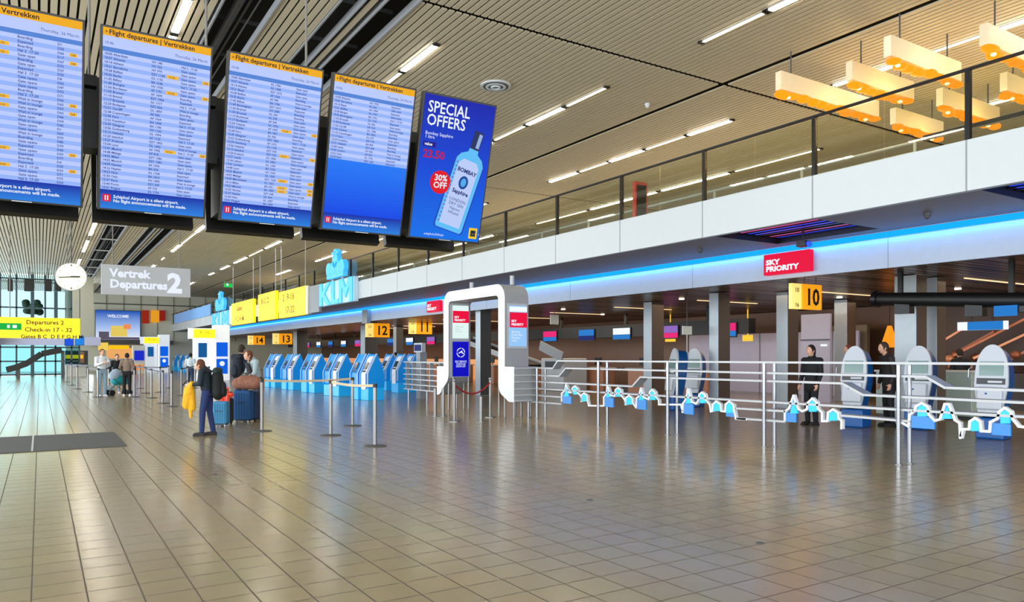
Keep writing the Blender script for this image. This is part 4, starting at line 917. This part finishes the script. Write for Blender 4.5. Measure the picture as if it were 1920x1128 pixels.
# bag drop cabinets between
for px0, px1, lb in ((1642, 1682, 'pale green grey cabinet between the first two oval kiosks'), (1755, 1822, 'pale grey counter cabinet between the two right oval kiosks')):
    X = 19 if px0 < 1700 else 19.9; a = onx(px0, 700, X); b = onx(px1, 700, X); t = thing('bag_drop_cabinet', lb, 'cabinet', (X, (a.y+b.y)/2, 0))
    MB().bb((X, b.y, .08), (X+.6, a.y, 1.2)).build('body', mat('cabinet_pale', (168, 182, 176), .4), t, bevel=.02); MB().bb((X-.03, b.y-.03, 1.2), (X+.62, a.y+.03, 1.25)).build('top', offw_m, t); MB().bb((X+.05, b.y+.05, 0), (X+.5, a.y-.05, .08)).build('plinth', dgrey_m, t)
t = thing('check_screen_stand', 'small lit blue screen stand on a grey pillar left of the portal', 'screen', onx(805-20, 760, 12.2)-Vector((0, 0, 0)))
a = onx(788, 633, 12.2); MB().bb((12.1, a.y-.35, 1.75), (12.25, a.y+.35, 2.1)).build('frame', lgrey_m, t); MB().bb((12.08, a.y-.28, 1.8), (12.1, a.y+.28, 2.04)).build('screen', dkb, t); MB().bb((12.12, a.y-.15, 0), (12.4, a.y+.2, 1.75)).build('pillar', grey_m, t)

# ------------------------------------------------------------------ queue posts
belt_m = mat('beige_belt', (190, 172, 140), .6); belt2 = mat('navy_belt', (52, 52, 84), .6)
def queue_post(p, label, to=None, group='queue posts', bm=None, zt=1.06):
    t = thing('queue_post', label, 'queue post', (p[0], p[1], 0), group=group)
    MB().cyl((0, 0, .02), (0, 0, zt), .034, n=14).build('pole', steel_m, t, world=False)
    MB().cyl((0, 0, 0), (0, 0, .012), .21, n=28).cyl((0, 0, .012), (0, 0, .03), .2, .06, 28).build('base', dgrey_m, t, world=False)
    MB().cyl((0, 0, zt), (0, 0, zt+.07), .04, n=14).build('belt_head', black_m, t, world=False)
    if to is not None:
        d = Vector((to[0]-p[0], to[1]-p[1], 0)); n_ = d.normalized()
        a = n_*.04; b = d-n_*.04
        pts = [a.lerp(b, i/8)+Vector((0, 0, zt+.035-.03*(1-(2*i/8-1)**2))) for i in range(9)]
        mb = MB()
        for q, r in zip(pts[:-1], pts[1:]): mb.bar(q, r, .004, .05)
        mb.build('belt', bm or belt_m, t, world=False)
    return t
q1, q2, q3, q4 = onf(703, 836), onf(620, 816), onf(661, 798), onf(491, 808)
queue_post(q4, 'steel queue post beside the brown bag, its beige belt running right', q3, 'near queue posts')
queue_post(q3, 'rear steel queue post in front of the nearest blue kiosks', None, 'near queue posts')
queue_post(q2, 'steel queue post with a beige belt to the nearest post', q1, 'near queue posts')
queue_post(q1, 'nearest steel queue post with round base on the open floor', None, 'near queue posts')
far = [(165, 735, 1), (184, 744, 1), (204, 738, 0), (262, 728, 1), (273, 737, 1), (284, 746, 1), (305, 756, 0), (322, 762, 0), (252, 744, 0), (340, 741, 1), (352, 732, 1), (366, 727, 1), (392, 733, 0), (145, 729, 1), (134, 722, 1), (125, 716, 1), (300, 735, 1), (316, 727, 0)]
for i, (px, py, b_) in enumerate(far):
    p = onf(px, py); q = onf(*far[i+1][:2]) if b_ and i+1 < len(far) else None
    queue_post(p, f'{"taller looking" if i in (6, 7) else "distant"} steel queue post, {["just left of", "right of", "far left of"][(px > 215)+(px < 170)*2]} the far travellers, {ORD[i % 17] if i < 17 else "last"} one', q, 'distant queue posts', belt2)

# entrance mat
A, B, Cc, D = onf(-40, 857), onf(237, 836), onf(210, 810), onf(-40, 824)
mb = MB(); vs = [(-3.2, 15.15, .004), (1.33, 15.15, .004), (1.33, 18.05, .004), (-3.2, 18.05, .004)]
mb.bb((-3.2, 15.15, .001), (1.33, 18.05, .012)); t = thing('entrance_mat', 'large dark grey entrance mat on the tiles at the left', 'mat', (-1, 16.6, 0))
mb.build('fibre', mat_m, t); MB().bb((-.13, 15.15, .012), (-.10, 18.05, .014)).build('seam', lgrey_m, t)
for i, (px, py) in enumerate(((402, 889), (1105, 937), (1425, 1018))):
    p = onf(px, py); tag(MB().cyl(p+Vector((0, 0, .0005)), p+Vector((0, 0, .006)), .035, n=14).build('floor_stud', dgrey_m), f'small dark round stud in the floor tiles, {["left of centre", "centre", "right"][i]}', 'floor stud', 'floor studs')

# ------------------------------------------------------------------ people
skin_m = mat('skin', (214, 164, 136), .5, var=.03)
def headfn(p):
    x, y, z = p
    k = 1-.28*max(0, -z/.125)**1.5            # chin taper
    x *= k
    if y > 0 and abs(x) < .02 and -.045 < z < .02: y += .018*(1-abs(x)/.02)*(1-(z+.045)/.08)   # nose
    if y > .04 and .005 < z < .035 and .015 < abs(x) < .055: y -= .008                          # eye sockets
    if y > .04 and -.065 < z < -.05 and abs(x) < .03: y += .004                                 # lips
    if y > 0 and z < -.09: y += .008
    return Vector((x, y, z))
def person(label, loc, face, h=1.7, top=(40, 44, 60), legs=(30, 46, 90), shoes=(30, 28, 30), hair=(60, 40, 28), lean=0.0, step=.0, armL=None, armR=None, look=(0, 0), longhair=0, vox=.012, coat=0, group=None, skirt=0, bun=0, bulk=1.0):
    s = h/1.74
    t = thing('person', label, 'person', loc, face, group)
    ln = lambda z: max(0, z-.95)*math.tan(lean)
    def J(x, y, z): return Vector((x, y+ln(z), z))*s
    hipL, hipR = J(-.09, 0, .93), J(.09, 0, .93)
    ft = {-1: Vector((-.11, step, 0))*s, 1: Vector((.11, -step, 0))*s}
    neck = J(0, -.01, 1.48); sh = {-1: J(-.185*bulk, -.01, 1.42), 1: J(.185*bulk, -.01, 1.42)}
    hc = J(0, .03+look[0], 1.635+look[1]*.2)
    arms = {-1: armL or ((-.25, .0, 1.14), (-.24, .10, .90)), 1: armR or ((.25, .0, 1.14), (.24, .10, .90))}
    b = MB(); r = lambda v: v*s
    b.cap(J(0, 0, 1.0), J(0, 0, 1.36), r(.11), r(.13), 1.15, .75); b.cap(J(0, -.01, 1.40), hc-Vector((0, .02, .06))*s, r(.055), r(.05))
    tilt = Matrix.Rotation(-look[1], 4, 'X')
    b.ell(hc, (r(.076), r(.098), r(.122)), 26, 20, fn=lambda p: headfn(p/s)*s, M=tilt)
    for sx in (-1, 1): b.ell(hc+Vector((sx*.078, -.01, -.005))*s, (r(.012), r(.022), r(.032)), 8, 6)
    cl = MB(); tr = MB(); hands = {}
    for sx in (-1, 1):
        e, w_ = [J(*q) if 0 else Vector(q)*s+Vector((0, ln(q[2])*s, 0)) for q in arms[sx]]
        b.cap(sh[sx], e, r(.045), r(.037)); b.cap(e, w_, r(.037), r(.026))
        d = (w_-e).normalized(); side = Vector((-sx, 0, 0)); side = (side-d*side.dot(d)).normalized(); up = d.cross(side)
        if up.y < 0: up = -up
        pc = w_+d*.045*s; b.cap(w_+d*.01*s, w_+d*.07*s, r(.024), r(.03), 1, 1)
        curl = (d*.8+side*.55).normalized()
        for i in range(4):
            o_ = w_+d*.085*s+up*(.027-.018*i)*s; L = (.038, .043, .040, .030)[i]*s
            m1 = o_+d*L*.8; b.cap(o_-d*.02*s, m1, r(.0098), r(.009)); b.cap(m1, m1+curl*L*.9, r(.009), r(.0078))
        th = w_+d*.03*s+up*.026*s; b.cap(th, th+(d*.6+up*.6+side*.4).normalized()*.05*s, r(.012), r(.0098))
        hands[sx] = w_+d*.09*s
        cl.cap(sh[sx], e, r(.068), r(.056)); cl.cap(e, w_-d*.015*s, r(.056), r(.042))
        f_ = ft[sx]; ank = f_+Vector((0, 0, .085))*s; hip = hipL if sx < 0 else hipR
        kn = (hip+ank)/2+Vector((0, .03, .03))*s
        b.cap(hip, kn, r(.075), r(.052)); b.cap(kn, ank, r(.05), r(.036)); b.cap(ank-Vector((0, .02, .03))*s, ank+Vector((0, .11, -.045))*s, r(.036), r(.03))
        tr.cap(hip+Vector((0, 0, .02)), kn, r(.098), r(.07)); tr.cap(kn, ank+Vector((0, 0, .02))*s, r(.07), r(.056))
        sh_ = MB(); sh_.cap(f_+Vector((0, -.035, .045))*s, f_+Vector((0, .15, .036))*s, r(.047), r(.036)); sh_.bb(f_+Vector((-.045, -.08, 0))*s, f_+Vector((.045, .185, .022))*s)
        sh_.build('shoe', mat_c('shoe', shoes), t, world=False, remesh=.01, smooth=2)
    tr.cap(J(0, 0, .93), J(0, 0, 1.04), r(.125), r(.125), 1.1, .8)
    cl.cap(J(0, 0, 1.06), J(0, -.005, 1.36), r(.135*bulk), r(.15*bulk), 1.1, .78); cl.cap(sh[-1], sh[1], r(.075), r(.075)); cl.cap(J(0, -.02, 1.44), J(0, -.01, 1.50), r(.085), r(.065))
    if coat: cl.cap(J(0, 0, .84), J(0, 0, 1.15), r(.165), r(.14), 1.05, .85)
    b.build('body', skin_m, t, world=False, remesh=.0075 if vox < .012 else .0095, smooth=2)
    cl.build('jacket', mat_c('cloth', top), t, world=False, remesh=vox, smooth=4); tr.build('trousers', mat_c('trousers', legs), t, world=False, remesh=vox, smooth=4)
    hm = MB()
    hm.ell(hc+Vector((0, -.014, .022))*s, (r(.088), r(.104), r(.118)), 18, 14, fn=lambda p: Vector((p.x, min(p.y, .055*s+.35*max(0, p.z)), max(p.z, -.06*s if p.y > -.02*s else -.1*s))), M=tilt)
    if longhair: hm.cap(hc+Vector((0, -.05, 0))*s, hc+Vector((0, -.075, -.17))*s, r(.075), r(.05))
    if bun: hm.ell(hc+Vector((0, -.08, .09))*s, (r(.045),)*3, 10, 8)
    hm.build('hair', mat_c('hair', hair), t, world=False, remesh=.009, smooth=2)
    ey = MB()
    for sx in (-1, 1): ey.ell(hc+(tilt @ Vector((sx*.031, .083, .018)))*s, (r(.009), r(.006), r(.006)), 8, 6)
    ey.build('eyes', ink_m, t, world=False)
    t['hands'] = 0
    del t['hands']
    return t, hands, s
_mc = {}
def mat_c(n, rgb):
    k_ = (n, tuple(rgb))
    if k_ not in _mc: _mc[k_] = mat(f'{n}_{len(_mc)}', rgb, .8, var=.12, scale=14)
    return _mc[k_]
def facing(v): return math.atan2(-v[0], v[1])
LEFT = (-CA, SA); AWAY = (SA, CA); RIGHT = (CA, -SA); TOC = (-SA, -CA)
def loc2(t, v): return Matrix.Rotation(t.rotation_euler.z, 4, 'Z') @ Vector(v) + t.location

# foreground traveller looking at a phone, yellow coat over the arm
p = onf(389, 816)
t1, hd, s1 = person('person in a dark navy jacket and jeans looking down at a phone, big black backpack', p, facing((LEFT[0]*.97-.1*AWAY[0], LEFT[1]-.1*AWAY[1])), 1.60, (20, 34, 46), (22, 42, 92), (34, 30, 34), (88, 50, 28), lean=.15, step=.09,
    armL=((-.24, .06, 1.16), (-.14, .30, 1.13)), armR=((.24, .06, 1.16), (.12, .30, 1.13)), look=(.05, -.35), longhair=1, vox=.010, bun=0, bulk=1.18)
ph = thing('phone', 'dark phone held in both hands of the person in navy', 'phone', loc2(t1, (0, .49*s1, 1.17*s1)), t1.rotation_euler.z)
M_ = Matrix.Rotation(math.radians(-45), 4, 'X')
xf(MB().box((0, 0, 0), (.075, .15, .009)), M_).build('body', black_m, ph, world=False, bevel=.004); xf(MB().box((0, 0, .006), (.066, .135, .002)), M_).build('screen', glow('phone_screen', (190, 120, 130), .6), ph, world=False)
yc = thing('yellow_jacket', 'mustard yellow jacket hanging from the arm of the person in navy', 'jacket', loc2(t1, (-.14*s1, .27*s1, .55)), t1.rotation_euler.z)
ym = mat('mustard_cloth', (224, 164, 20), .8, scale=12, var=.18)
mb = MB(); mb.cap((-.0, .02, .50), (.0, .10, .30), .07, .085, 1.2, .9); mb.cap((0, .06, .34), (0, .13, .05), .09, .06, 1.1, 1); mb.cap((0, .04, .36), (0, .0, .02), .08, .06, 1, 1); mb.cap((0, .05, .12), (0, .04, -.16), .055, .03)
mb.cap((-.03, .12, .42), (-.03, .17, .08), .045, .035)
mb.build('cloth', ym, yc, world=False, remesh=.012, smooth=3)
def backpack(label, t, s, col, size=1.0, off=(0, -.16, 1.22), extra=None):
    b = thing('backpack', label, 'backpack', loc2(t, (off[0]*s, (off[1]+.04)*s, (off[2]-.26*size)*s)), t.rotation_euler.z)
    k_ = size*s; m_ = mat_c('pack', col)
    MB().cap((0, -.06*k_, .10*k_), (0, -.05*k_, .40*k_), .15*k_, .14*k_, 1.05, .75).build('main_bag', m_, b, world=False, remesh=.014, smooth=3)
    MB().cap((0, -.17*k_, .10*k_), (0, -.16*k_, .24*k_), .09*k_, .08*k_, 1.1, .6).build('front_pocket', m_, b, world=False, remesh=.014, smooth=3)
    MB().cap((-.1*k_, -.05*k_, .52*k_), (.1*k_, -.05*k_, .52*k_), .07*k_, .07*k_).build('top_lid', mat_c('pack', extra or col), b, world=False, remesh=.014, smooth=3)
    for sx in (-.1, .1): MB().tube([(sx*k_, .02*k_, .5*k_), (sx*k_, .14*k_, .52*k_), (sx*1.15*k_, .22*k_, .36*k_), (sx*1.2*k_, .14*k_, .12*k_), (sx*k_, .03*k_, .06*k_)], .018*k_).build('strap', m_, b, world=False)
    return b
backpack('bulky black backpack on the back of the person in navy', t1, s1, (14, 18, 20), 1.15, (0, -.2, 1.14), (26, 48, 42))

def suitcase(label, loc, rz, w_, d, h, col, wheels=1, handle=.3, hcol=None, cat='suitcase'):
    t = thing('suitcase', label, cat, loc, rz); m_ = mat_c('case', col)
    MB().bb((-w_/2, -d/2, .06), (w_/2, d/2, h)).build('shell', m_, t, world=False, bevel=.045)
    for i in range(5):
        x = -w_/2+w_*(i+1)/6; MB().bb((x-.012, -d/2-.008, .12), (x+.012, d/2+.008, h-.06)).build('rib', m_, t, world=False, bevel=.006)
    for sx in (-1, 1):
        for sy in (-1, 1): MB().cyl((sx*(w_/2-.05)-.012, sy*(d/2-.04), .03), (sx*(w_/2-.05)+.012, sy*(d/2-.04), .03), .03, n=12).build('wheel', white_m if wheels == 2 else black_m, t, world=False); 
    MB().bb((-w_/2+.03, -d/2+.02, .04), (w_/2-.03, d/2-.02, .08)).build('wheel_frame', black_m, t, world=False)
    if handle:
        for sx in (-.1, .1): MB().cyl((sx, d/2-.05, h-.02), (sx, d/2-.05, h+handle), .008, n=8).build('handle_tube', steel_m, t, world=False)
        MB().bb((-.12, d/2-.07, h+handle), (.12, d/2-.03, h+handle+.03)).build('handle_grip', black_m, t, world=False, bevel=.008)
    MB().bb((-.09, -d/2-.02, h*.62), (.09, -d/2-.005, h*.64)).build('side_handle', black_m, t, world=False)
    return t
fz = facing(AWAY)
p = onf(415, 799); suitcase('light blue upright cabin suitcase behind the person in navy', p, fz, .33, .24, .58, (52, 120, 160), 2, .25)
MB_ = onf(431, 797)
suitcase('slim black suitcase under the red orange jacket', MB_+Vector((0, .35, 0)), fz+.2, .30, .22, .62, (22, 24, 28), 1, .12)
p = onf(457, 791); big = suitcase('large dark blue hard suitcase under the brown bag', p, fz-.1, .42, .28, .78, (16, 70, 120), 2, 0)
p2_ = p
suitcase('tall navy suitcase right beside the large dark blue one', onf(478, 789), fz-.3, .26, .30, .74, (18, 44, 74), 1, 0)
b = thing('travel_bag', 'brown patterned travel bag lying on the large blue suitcase', 'bag', p2_+Vector((.08, -.02, .80)), fz)
mb = MB().cap((-.22, 0, .15), (.22, 0, .16), .15, .16, 1, 1).cap((-.1, -.03, .22), (.14, .02, .24), .13, .12)
mb.build('bag_body', mat('brown_pattern', (132, 88, 70), .8, scale=18, var=.5), b, world=False, remesh=.014, smooth=3)
MB().tube([(-.14, -.05, .24), (-.1, -.05, .40), (.1, -.05, .40), (.14, -.05, .24)], .014).build('handle', mat_c('strap', (80, 52, 40)), b, world=False)
b = thing('orange_jacket', 'red orange jacket hung over the slim black suitcase', 'jacket', MB_+Vector((0, .33, .62)), fz)
MB().cap((-.1, -.06, .06), (.12, -.06, .08), .07, .06).cap((-.06, -.14, .04), (-.04, -.16, -.22), .06, .045).cap((.06, -.14, .04), (.08, -.16, -.16), .06, .05).cap((0, .0, .14), (0, .04, .24), .05, .03).build('cloth', mat('red_orange_cloth', (232, 66, 44), .8, scale=14, var=.15), b, world=False, remesh=.012, smooth=3)

# two travellers behind the luggage
p = onf(452, 779)
t2, hd, s2 = person('tall person in dark jacket seen from behind, standing behind the luggage', p, facing((AWAY[0]+.3*RIGHT[0], AWAY[1]+.3*RIGHT[1])), 1.90, (20, 40, 66), (24, 50, 96), (30, 30, 30), (46, 36, 26), coat=1, vox=.013, bulk=1.1)
backpack('dark navy backpack of the tall person seen from behind', t2, s2, (18, 28, 40), .95)
p = onf(484, 783)
t3, hd, s3 = person('person in grey sweatshirt bending over the brown bag', p, facing((LEFT[0]*.7+TOC[0]*.6, LEFT[1]*.7+TOC[1]*.6)), 1.80, (150, 168, 174), (44, 48, 60), (60, 40, 40), (96, 58, 36), lean=.28, armL=((-.27, .14, 1.14), (-.2, .34, 1.02)), armR=((.27, .14, 1.14), (.2, .34, 1.02)), look=(.05, -.3), vox=.013, longhair=1)
vv = thing('body_bag', 'dark body bag worn over the grey sweatshirt', 'bag', loc2(t3, (0, .12, 1.0*s3)), t3.rotation_euler.z)
MB().cap((0, .10, .14), (.0, .16, .34), .10, .09, 1.2, .5).build('bag_body', mat_c('pack', (34, 28, 34)), vv, world=False, remesh=.014, smooth=2); MB().tube([(-.14, .12, .1), (.12, .20, .44)], .018).build('strap', mat_c('pack', (34, 28, 34)), vv, world=False)

# far group
p = onf(191, 743)
person('person in white hooded top and pale jeans at the far left group', p, facing((RIGHT[0]*.8+TOC[0]*.6, RIGHT[1]*.8+TOC[1]*.6)), 1.86, (226, 230, 236), (150, 180, 200), (200, 200, 205), (120, 72, 44), armL=((-.24, .06, 1.16), (-.12, .26, 1.22)), armR=((.24, .06, 1.16), (.1, .28, 1.25)), vox=.016, longhair=1)
p = onf(218, 737)
person('person in black top leaning over the pram in the far group', p, facing((RIGHT[0]*.6+TOC[0]*.8, RIGHT[1]*.6+TOC[1]*.8)), 1.66, (18, 22, 30), (150, 170, 185), (220, 220, 220), (60, 44, 34), lean=.25, vox=.016)
p = onf(238, 742)
person('person in brown grey sweater and black trousers seen from behind in the far group', p, facing((AWAY[0]*.9+LEFT[0]*.3, AWAY[1]*.9+LEFT[1]*.3)), 1.70, (136, 118, 104), (14, 16, 22), (236, 236, 236), (36, 26, 24), vox=.016, longhair=0, armL=((-.27, .04, 1.16), (-.2, .24, 1.05)))
b = thing('small_bag', 'dark red shoulder bag of the person in brown grey sweater', 'bag', p+Vector((.26, -.02, .85)))
MB().cap((0, 0, .05), (0, 0, .3), .08, .07, 1, .7).build('bag_body', mat_c('pack', (90, 30, 36)), b, world=False, remesh=.02, smooth=1); MB().tube([(0, 0, .3), (-.08, 0, .66)], .012).build('strap', black_m, b, world=False)
p = onf(222, 741)
t = thing('pram', 'teal pram with silver frame standing in the far group', 'pram', p, .4)
MB().cap((-.1, 0, .62), (.25, 0, .62), .2, .2, 1, 1).build('carrycot', mat_c('pram', (30, 160, 170)), t, world=False, remesh=.02, smooth=2)
MB().cap((-.18, 0, .80), (-.10, 0, .90), .2, .19).build('hood', mat_c('pram2', (170, 190, 210)), t, world=False, remesh=.02, smooth=2)
for sy in (-.2, .2):
    MB().cyl((-.35, sy, .12), (.3, sy, .75), .012).cyl((.35, sy, .12), (-.3, sy, .7), .012).build('frame_side', steel_m, t, world=False)
    for sx in (-.35, .35): MB().cyl((sx, sy-.02, .12), (sx, sy+.02, .12), .12, n=16).build('wheel', black_m, t, world=False)
MB().tube([(.3, -.2, .75), (.5, -.2, 1.0), (.5, .2, 1.0), (.3, .2, .75)], .014).build('push_bar', steel_m, t, world=False)
b = thing('shopping_bag', 'white carrier bag standing by the pram', 'bag', onf(206, 741), .3)
MB().prism([(-.16, 0), (.16, 0), (.19, .42), (-.19, .42)], (0, -.07, 0), X3, Z3, (0, .14, 0)).build('bag_body', white_m, b, world=False); MB().tube([(-.08, 0, .42), (-.05, 0, .56), (.05, 0, .56), (.08, 0, .42)], .008).build('handle', offw_m, b, world=False)
person('small distant person with dark hair and pale top by the far blue kiosks', onf(357, 728), facing(AWAY), 1.72, (200, 214, 220), (40, 60, 90), (40, 40, 40), (30, 24, 22), vox=.02)
# dark figures in the check-in hall
def px_person(px, X, label, h, face, **kw):
    y = onx(px, 700, X).y; return person(label, Vector((X, y, 0)), facing(face), h, **kw)
px_person(1522, 15.4, 'person in a black hooded jacket standing behind the barrier below the 10 sign', 1.86, (LEFT[0]+.5*TOC[0], LEFT[1]+.5*TOC[1]), top=(12, 13, 18), legs=(16, 18, 26), hair=(16, 14, 16), vox=.013, coat=1, longhair=1, bulk=1.15)
px_person(1592, 20, 'person with reddish hair half hidden behind the first oval kiosk', 1.92, (LEFT[0], LEFT[1]), top=(24, 40, 54), legs=(20, 24, 34), hair=(120, 60, 40), vox=.016)
px_person(1668, 16.6, 'person in dark grey coat leaning left beside the orange lamp', 1.92, (LEFT[0], LEFT[1]), top=(44, 38, 38), legs=(24, 24, 30), hair=(60, 44, 34), lean=.15, vox=.014, coat=1)
px_person(1800, 22, 'person in black sweater at the copper shop between the right kiosks', 1.80, (AWAY[0], AWAY[1]), top=(10, 12, 18), legs=(14, 16, 26), hair=(40, 26, 22), vox=.016)
px_person(742, 15.5, 'person in black at the half hidden blue kiosks left of the portal', 1.75, (LEFT[0], LEFT[1]), top=(16, 18, 26), legs=(20, 30, 60), hair=(14, 12, 12), vox=.018)

# ------------------------------------------------------------------ far end of the hall
YE = EY-.05
def ep(px, py, Y=YE): return ony(px, py, Y)
a, b = ep(178, 637), ep(263, 583)
t = thing('billboard', 'large lit blue billboard with a yellow vehicle on the end wall', 'billboard', ((a.x+b.x)/2, YE, a.z))
W, H = b.x-a.x, b.z-a.z
MB().bb((a.x, YE-.3, a.z), (b.x, YE-.02, b.z)).build('frame', dgrey_m, t)
MB().bb((a.x+.05, YE-.32, a.z+.05), (b.x-.05, YE-.3, b.z-.05)).build('sky_picture', gradmat('billboard_sky', (226, 232, 246), (10, 80, 180), 1.0, mid=(150, 180, 232)), t)
MB().box((a.x+W*.52, YE-.34, a.z+H*.3), (W*.36, .02, H*.36)).build('yellow_shape', glow('bill_yellow', (226, 200, 96), 1), t)
MB().box((a.x+W*.70, YE-.35, a.z+H*.46), (W*.16, .02, H*.16)).build('orange_shape', glow('bill_orange', (240, 140, 90), 1), t)
MB().bb((a.x+W*.08, YE-.33, a.z+.06), (a.x+W*.3, YE-.32, a.z+H*.28)).bb((a.x+W*.3, YE-.33, a.z+.06), (b.x-.1, YE-.32, a.z+H*.1)).build('dark_shape', glow('bill_dark', (90, 84, 100), 1), t)
MB().text('WELCOME', (a.x+W*.5, YE-.34, a.z+H*.76), X3, Z3, H*.13, 'CENTER', ext=.002, bold=.01).build('billboard_text', wtxt, t)
for i, (x0, x1, y0, y1, c, lb) in enumerate(((266, 279, 582, 606, (150, 40, 22), 'dark red'), (283, 298, 582, 604, (236, 160, 40), 'orange yellow'), (299, 309, 582, 601, (140, 30, 24), 'narrow deep red'))):
    a, b = ep(x0, y1), ep(x1, y0); tag(MB().bb((a.x, YE-.2, a.z), (b.x, YE-.02, b.z)).build('wall_panel', glow(f'endpanel{i}', c, .9)), f'{lb} lit panel on the end wall right of the billboard', 'panel')
mb = MB()
for i in range(12):
    x = 2.6+i*1.6; mb.bb((x, YE-.02, 3.2), (x+.05, YE, 8))
mb.bb((2.2, YE-.04, 6.9), (20, YE-.02, 7.0)); struct('trim_6', mb, dgrey_m)
struct('trim_7', MB().bb((3.4, YE-1.8, 2.75), (12, YE-.02, 3.15)), dgrey_m)
def eb(x0, y0, x1, y1, Y, d, nm, m, t): 
    a, b = ony(x0, y1, Y), ony(x1, y0, Y)
    if nm in ('counter', 'body', 'front'): a.z = 0
    return MB().bb((a.x, Y, a.z), (b.x, Y+d, b.z)).build(nm, m, t)
t = thing('shop', 'warm orange lit shop front with yellow signs below the billboard', 'shop', ony(212, 696, 84))
eb(200, 652, 250, 672, 84, .5, 'lit_interior', glow('shop_warm', (236, 170, 100), 1), t); eb(204, 647, 242, 654, 83.9, .1, 'yellow_sign', glow('shop_yellow', (255, 190, 20), 1.1), t); eb(184, 642, 203, 656, 83.8, .1, 'side_sign', glow('shop_yellow2', (240, 206, 90), 1), t); _b = eb(186, 672, 250, 694, 84, .5, 'counter', lgrey_m, t); _b.location.z -= .0
t = thing('dark_kiosk_stand', 'dark stall with a thin yellow sign left of the orange shop', 'stall', ep(150, 695, 72))
eb(122, 657, 165, 697, 72, 2, 'body', dgrey_m, t); eb(129, 660, 148, 681, 71.95, .1, 'opening', dbrown_m, t); eb(123, 665, 156, 672, 71.9, .1, 'yellow_sign', glow('stall_yellow', (250, 186, 30), 1.1), t); eb(148, 659, 158, 680, 71.93, .1, 'copper_panel', copper_m, t)
t = thing('white_counter', 'pale curved counter block below the dark stall', 'counter', ep(150, 705, 66))
eb(123, 686, 162, 705, 66, 1, 'front', offw_m, t); eb(121, 684, 164, 687, 65.9, 1.2, 'top', white_m, t)
for i, (x0, y0, x1, y1) in enumerate(((121, 634, 138, 648), (141, 630, 158, 647))):
    t = thing('blue_monitor', ['left', 'right'][i]+' one of two blue monitors below the yellow direction sign', 'monitor', ony((x0+x1)/2, y1, 62)); eb(x0, y0, x1, y1, 62, .12, 'frame', black_m, t); eb(x0+.7, y0+.7, x1-.7, y1-.7, 61.97, .03, 'screen', glow('mon_blue%d' % i, ((30, 80, 220), (30, 130, 225))[i], 1.1), t)
    p = ony((x0+x1)/2, y0, 62); MB().cyl((p.x, 62.05, p.z), (p.x, 62.05, CZ), .03, n=6).build('rod', dgrey_m, t)
eb2 = thing('info_pillar', 'white pillar with dark blue screen left of the farthest portal', 'pillar', ony(243, 700, 72))
eb(249, 647, 272, 700, 74, .6, 'body', wsg, eb2); eb(252, 657, 270, 675, 73.9, .1, 'screen', glow('pillar_blue', (24, 40, 190), 1.1), eb2); eb(252, 683, 270, 693, 73.9, .1, 'orange_picture', glow('pillar_orange', (226, 150, 90), .9), eb2)
# escalator
t = thing('escalator', 'dark escalator rising to the right in front of the glass end wall', 'escalator', ony(60, 700, 62))
E_ = [(12, 692), (28, 688), (50, 680), (78, 662), (98, 658), (116, 655)]
pts = [ony(x, y, 62) for x, y in E_]
for yy in (0, 1.2):
    mb = MB()
    for q, r in zip(pts[:-1], pts[1:]): mb.bar(q+Vector((0, yy, 0)), r+Vector((0, yy, 0)), .14, .34)
    mb.build('balustrade', black_m, t)
mb = MB()
for q, r in zip(pts[:-1], pts[1:]): mb.bar(q+Vector((0, .6, -.1)), r+Vector((0, .6, -.1)), 1.1, .3)
mb.build('steps', dgrey_m, t)
for px in (34, 118): q = ony(px, 684 if px < 50 else 657, 62); MB().bb((q.x-.1, 62.1, 0), (q.x+.1, 63.1, q.z)).build('support', dgrey_m, t)
# hanging speakers by the end glazing
for i, (x0, x1) in enumerate(((45, 64), (83, 97), (103, 115), (14, 24))):
    a, b = ony(x0, 545, 64), ony(x1, 523, 64); t = thing('hanging_loudspeaker', f'black loudspeaker box hanging near the end glazing, {["widest one", "middle one", "right one beside the clock", "far left pale sided one"][i]}', 'loudspeaker', ((a.x+b.x)/2, 64, a.z), group='black boxes hanging at the far end')
    MB().bb((a.x, 64, a.z), (b.x, 64.6, b.z)).build('box', black_m, t, bevel=.05); MB().cyl(((a.x+b.x)/2, 64.3, b.z), ((a.x+b.x)/2, 64.3, CZ), .03, n=6).build('rod', dgrey_m, t)
t = thing('outdoor_tree', 'round dark tree seen through the bright end window', 'tree', (ony(60, 600, 80).x, 80, -.2))
q = ony(60, 575, 80)
random.seed(9); mb = MB()
for i in range(30): mb.ell(q+Vector((random.uniform(-.6, .6), random.uniform(-.6, .6), random.uniform(-.5, .5))), (.32, .32, .28), 7, 5)
mb.build('crown', mat('tree_green', (40, 60, 44), .8), t); MB().cyl((q.x, 80, -.2), (q.x, 80, q.z), .1, .06, 8).build('trunk', dbrown_m, t)
# low rail line and bins at the far end
t = thing('blue_balcony_banner', 'blue banner glass on the balcony edge at the far end', 'banner', (11.9, 80, FZ))
MB().bb((MX-.02, 66, FZ), (MX+.01, 86, FZ+.95)).build('banner', mat('banner_blue', (110, 160, 210), .4, 0, (90, 150, 220), .3), t)

p = ony(428, 533, 70)
t = thing('exit_sign', 'small green exit sign hanging above the far balcony', 'sign', p-Vector((0, 0, .2)))
MB().bb((p.x-.35, 70, p.z-.25), (p.x+.35, 70.1, p.z+.25)).build('panel', MATS['exit_green2'], t); MB().bb((p.x-.15, 69.97, p.z-.12), (p.x+.0, 70, p.z+.12)).build('pictogram', wglow_m, t); MB().cyl((p.x, 70.05, p.z+.25), (p.x, 70.05, CZ), .02, n=6).build('rod', dgrey_m, t)
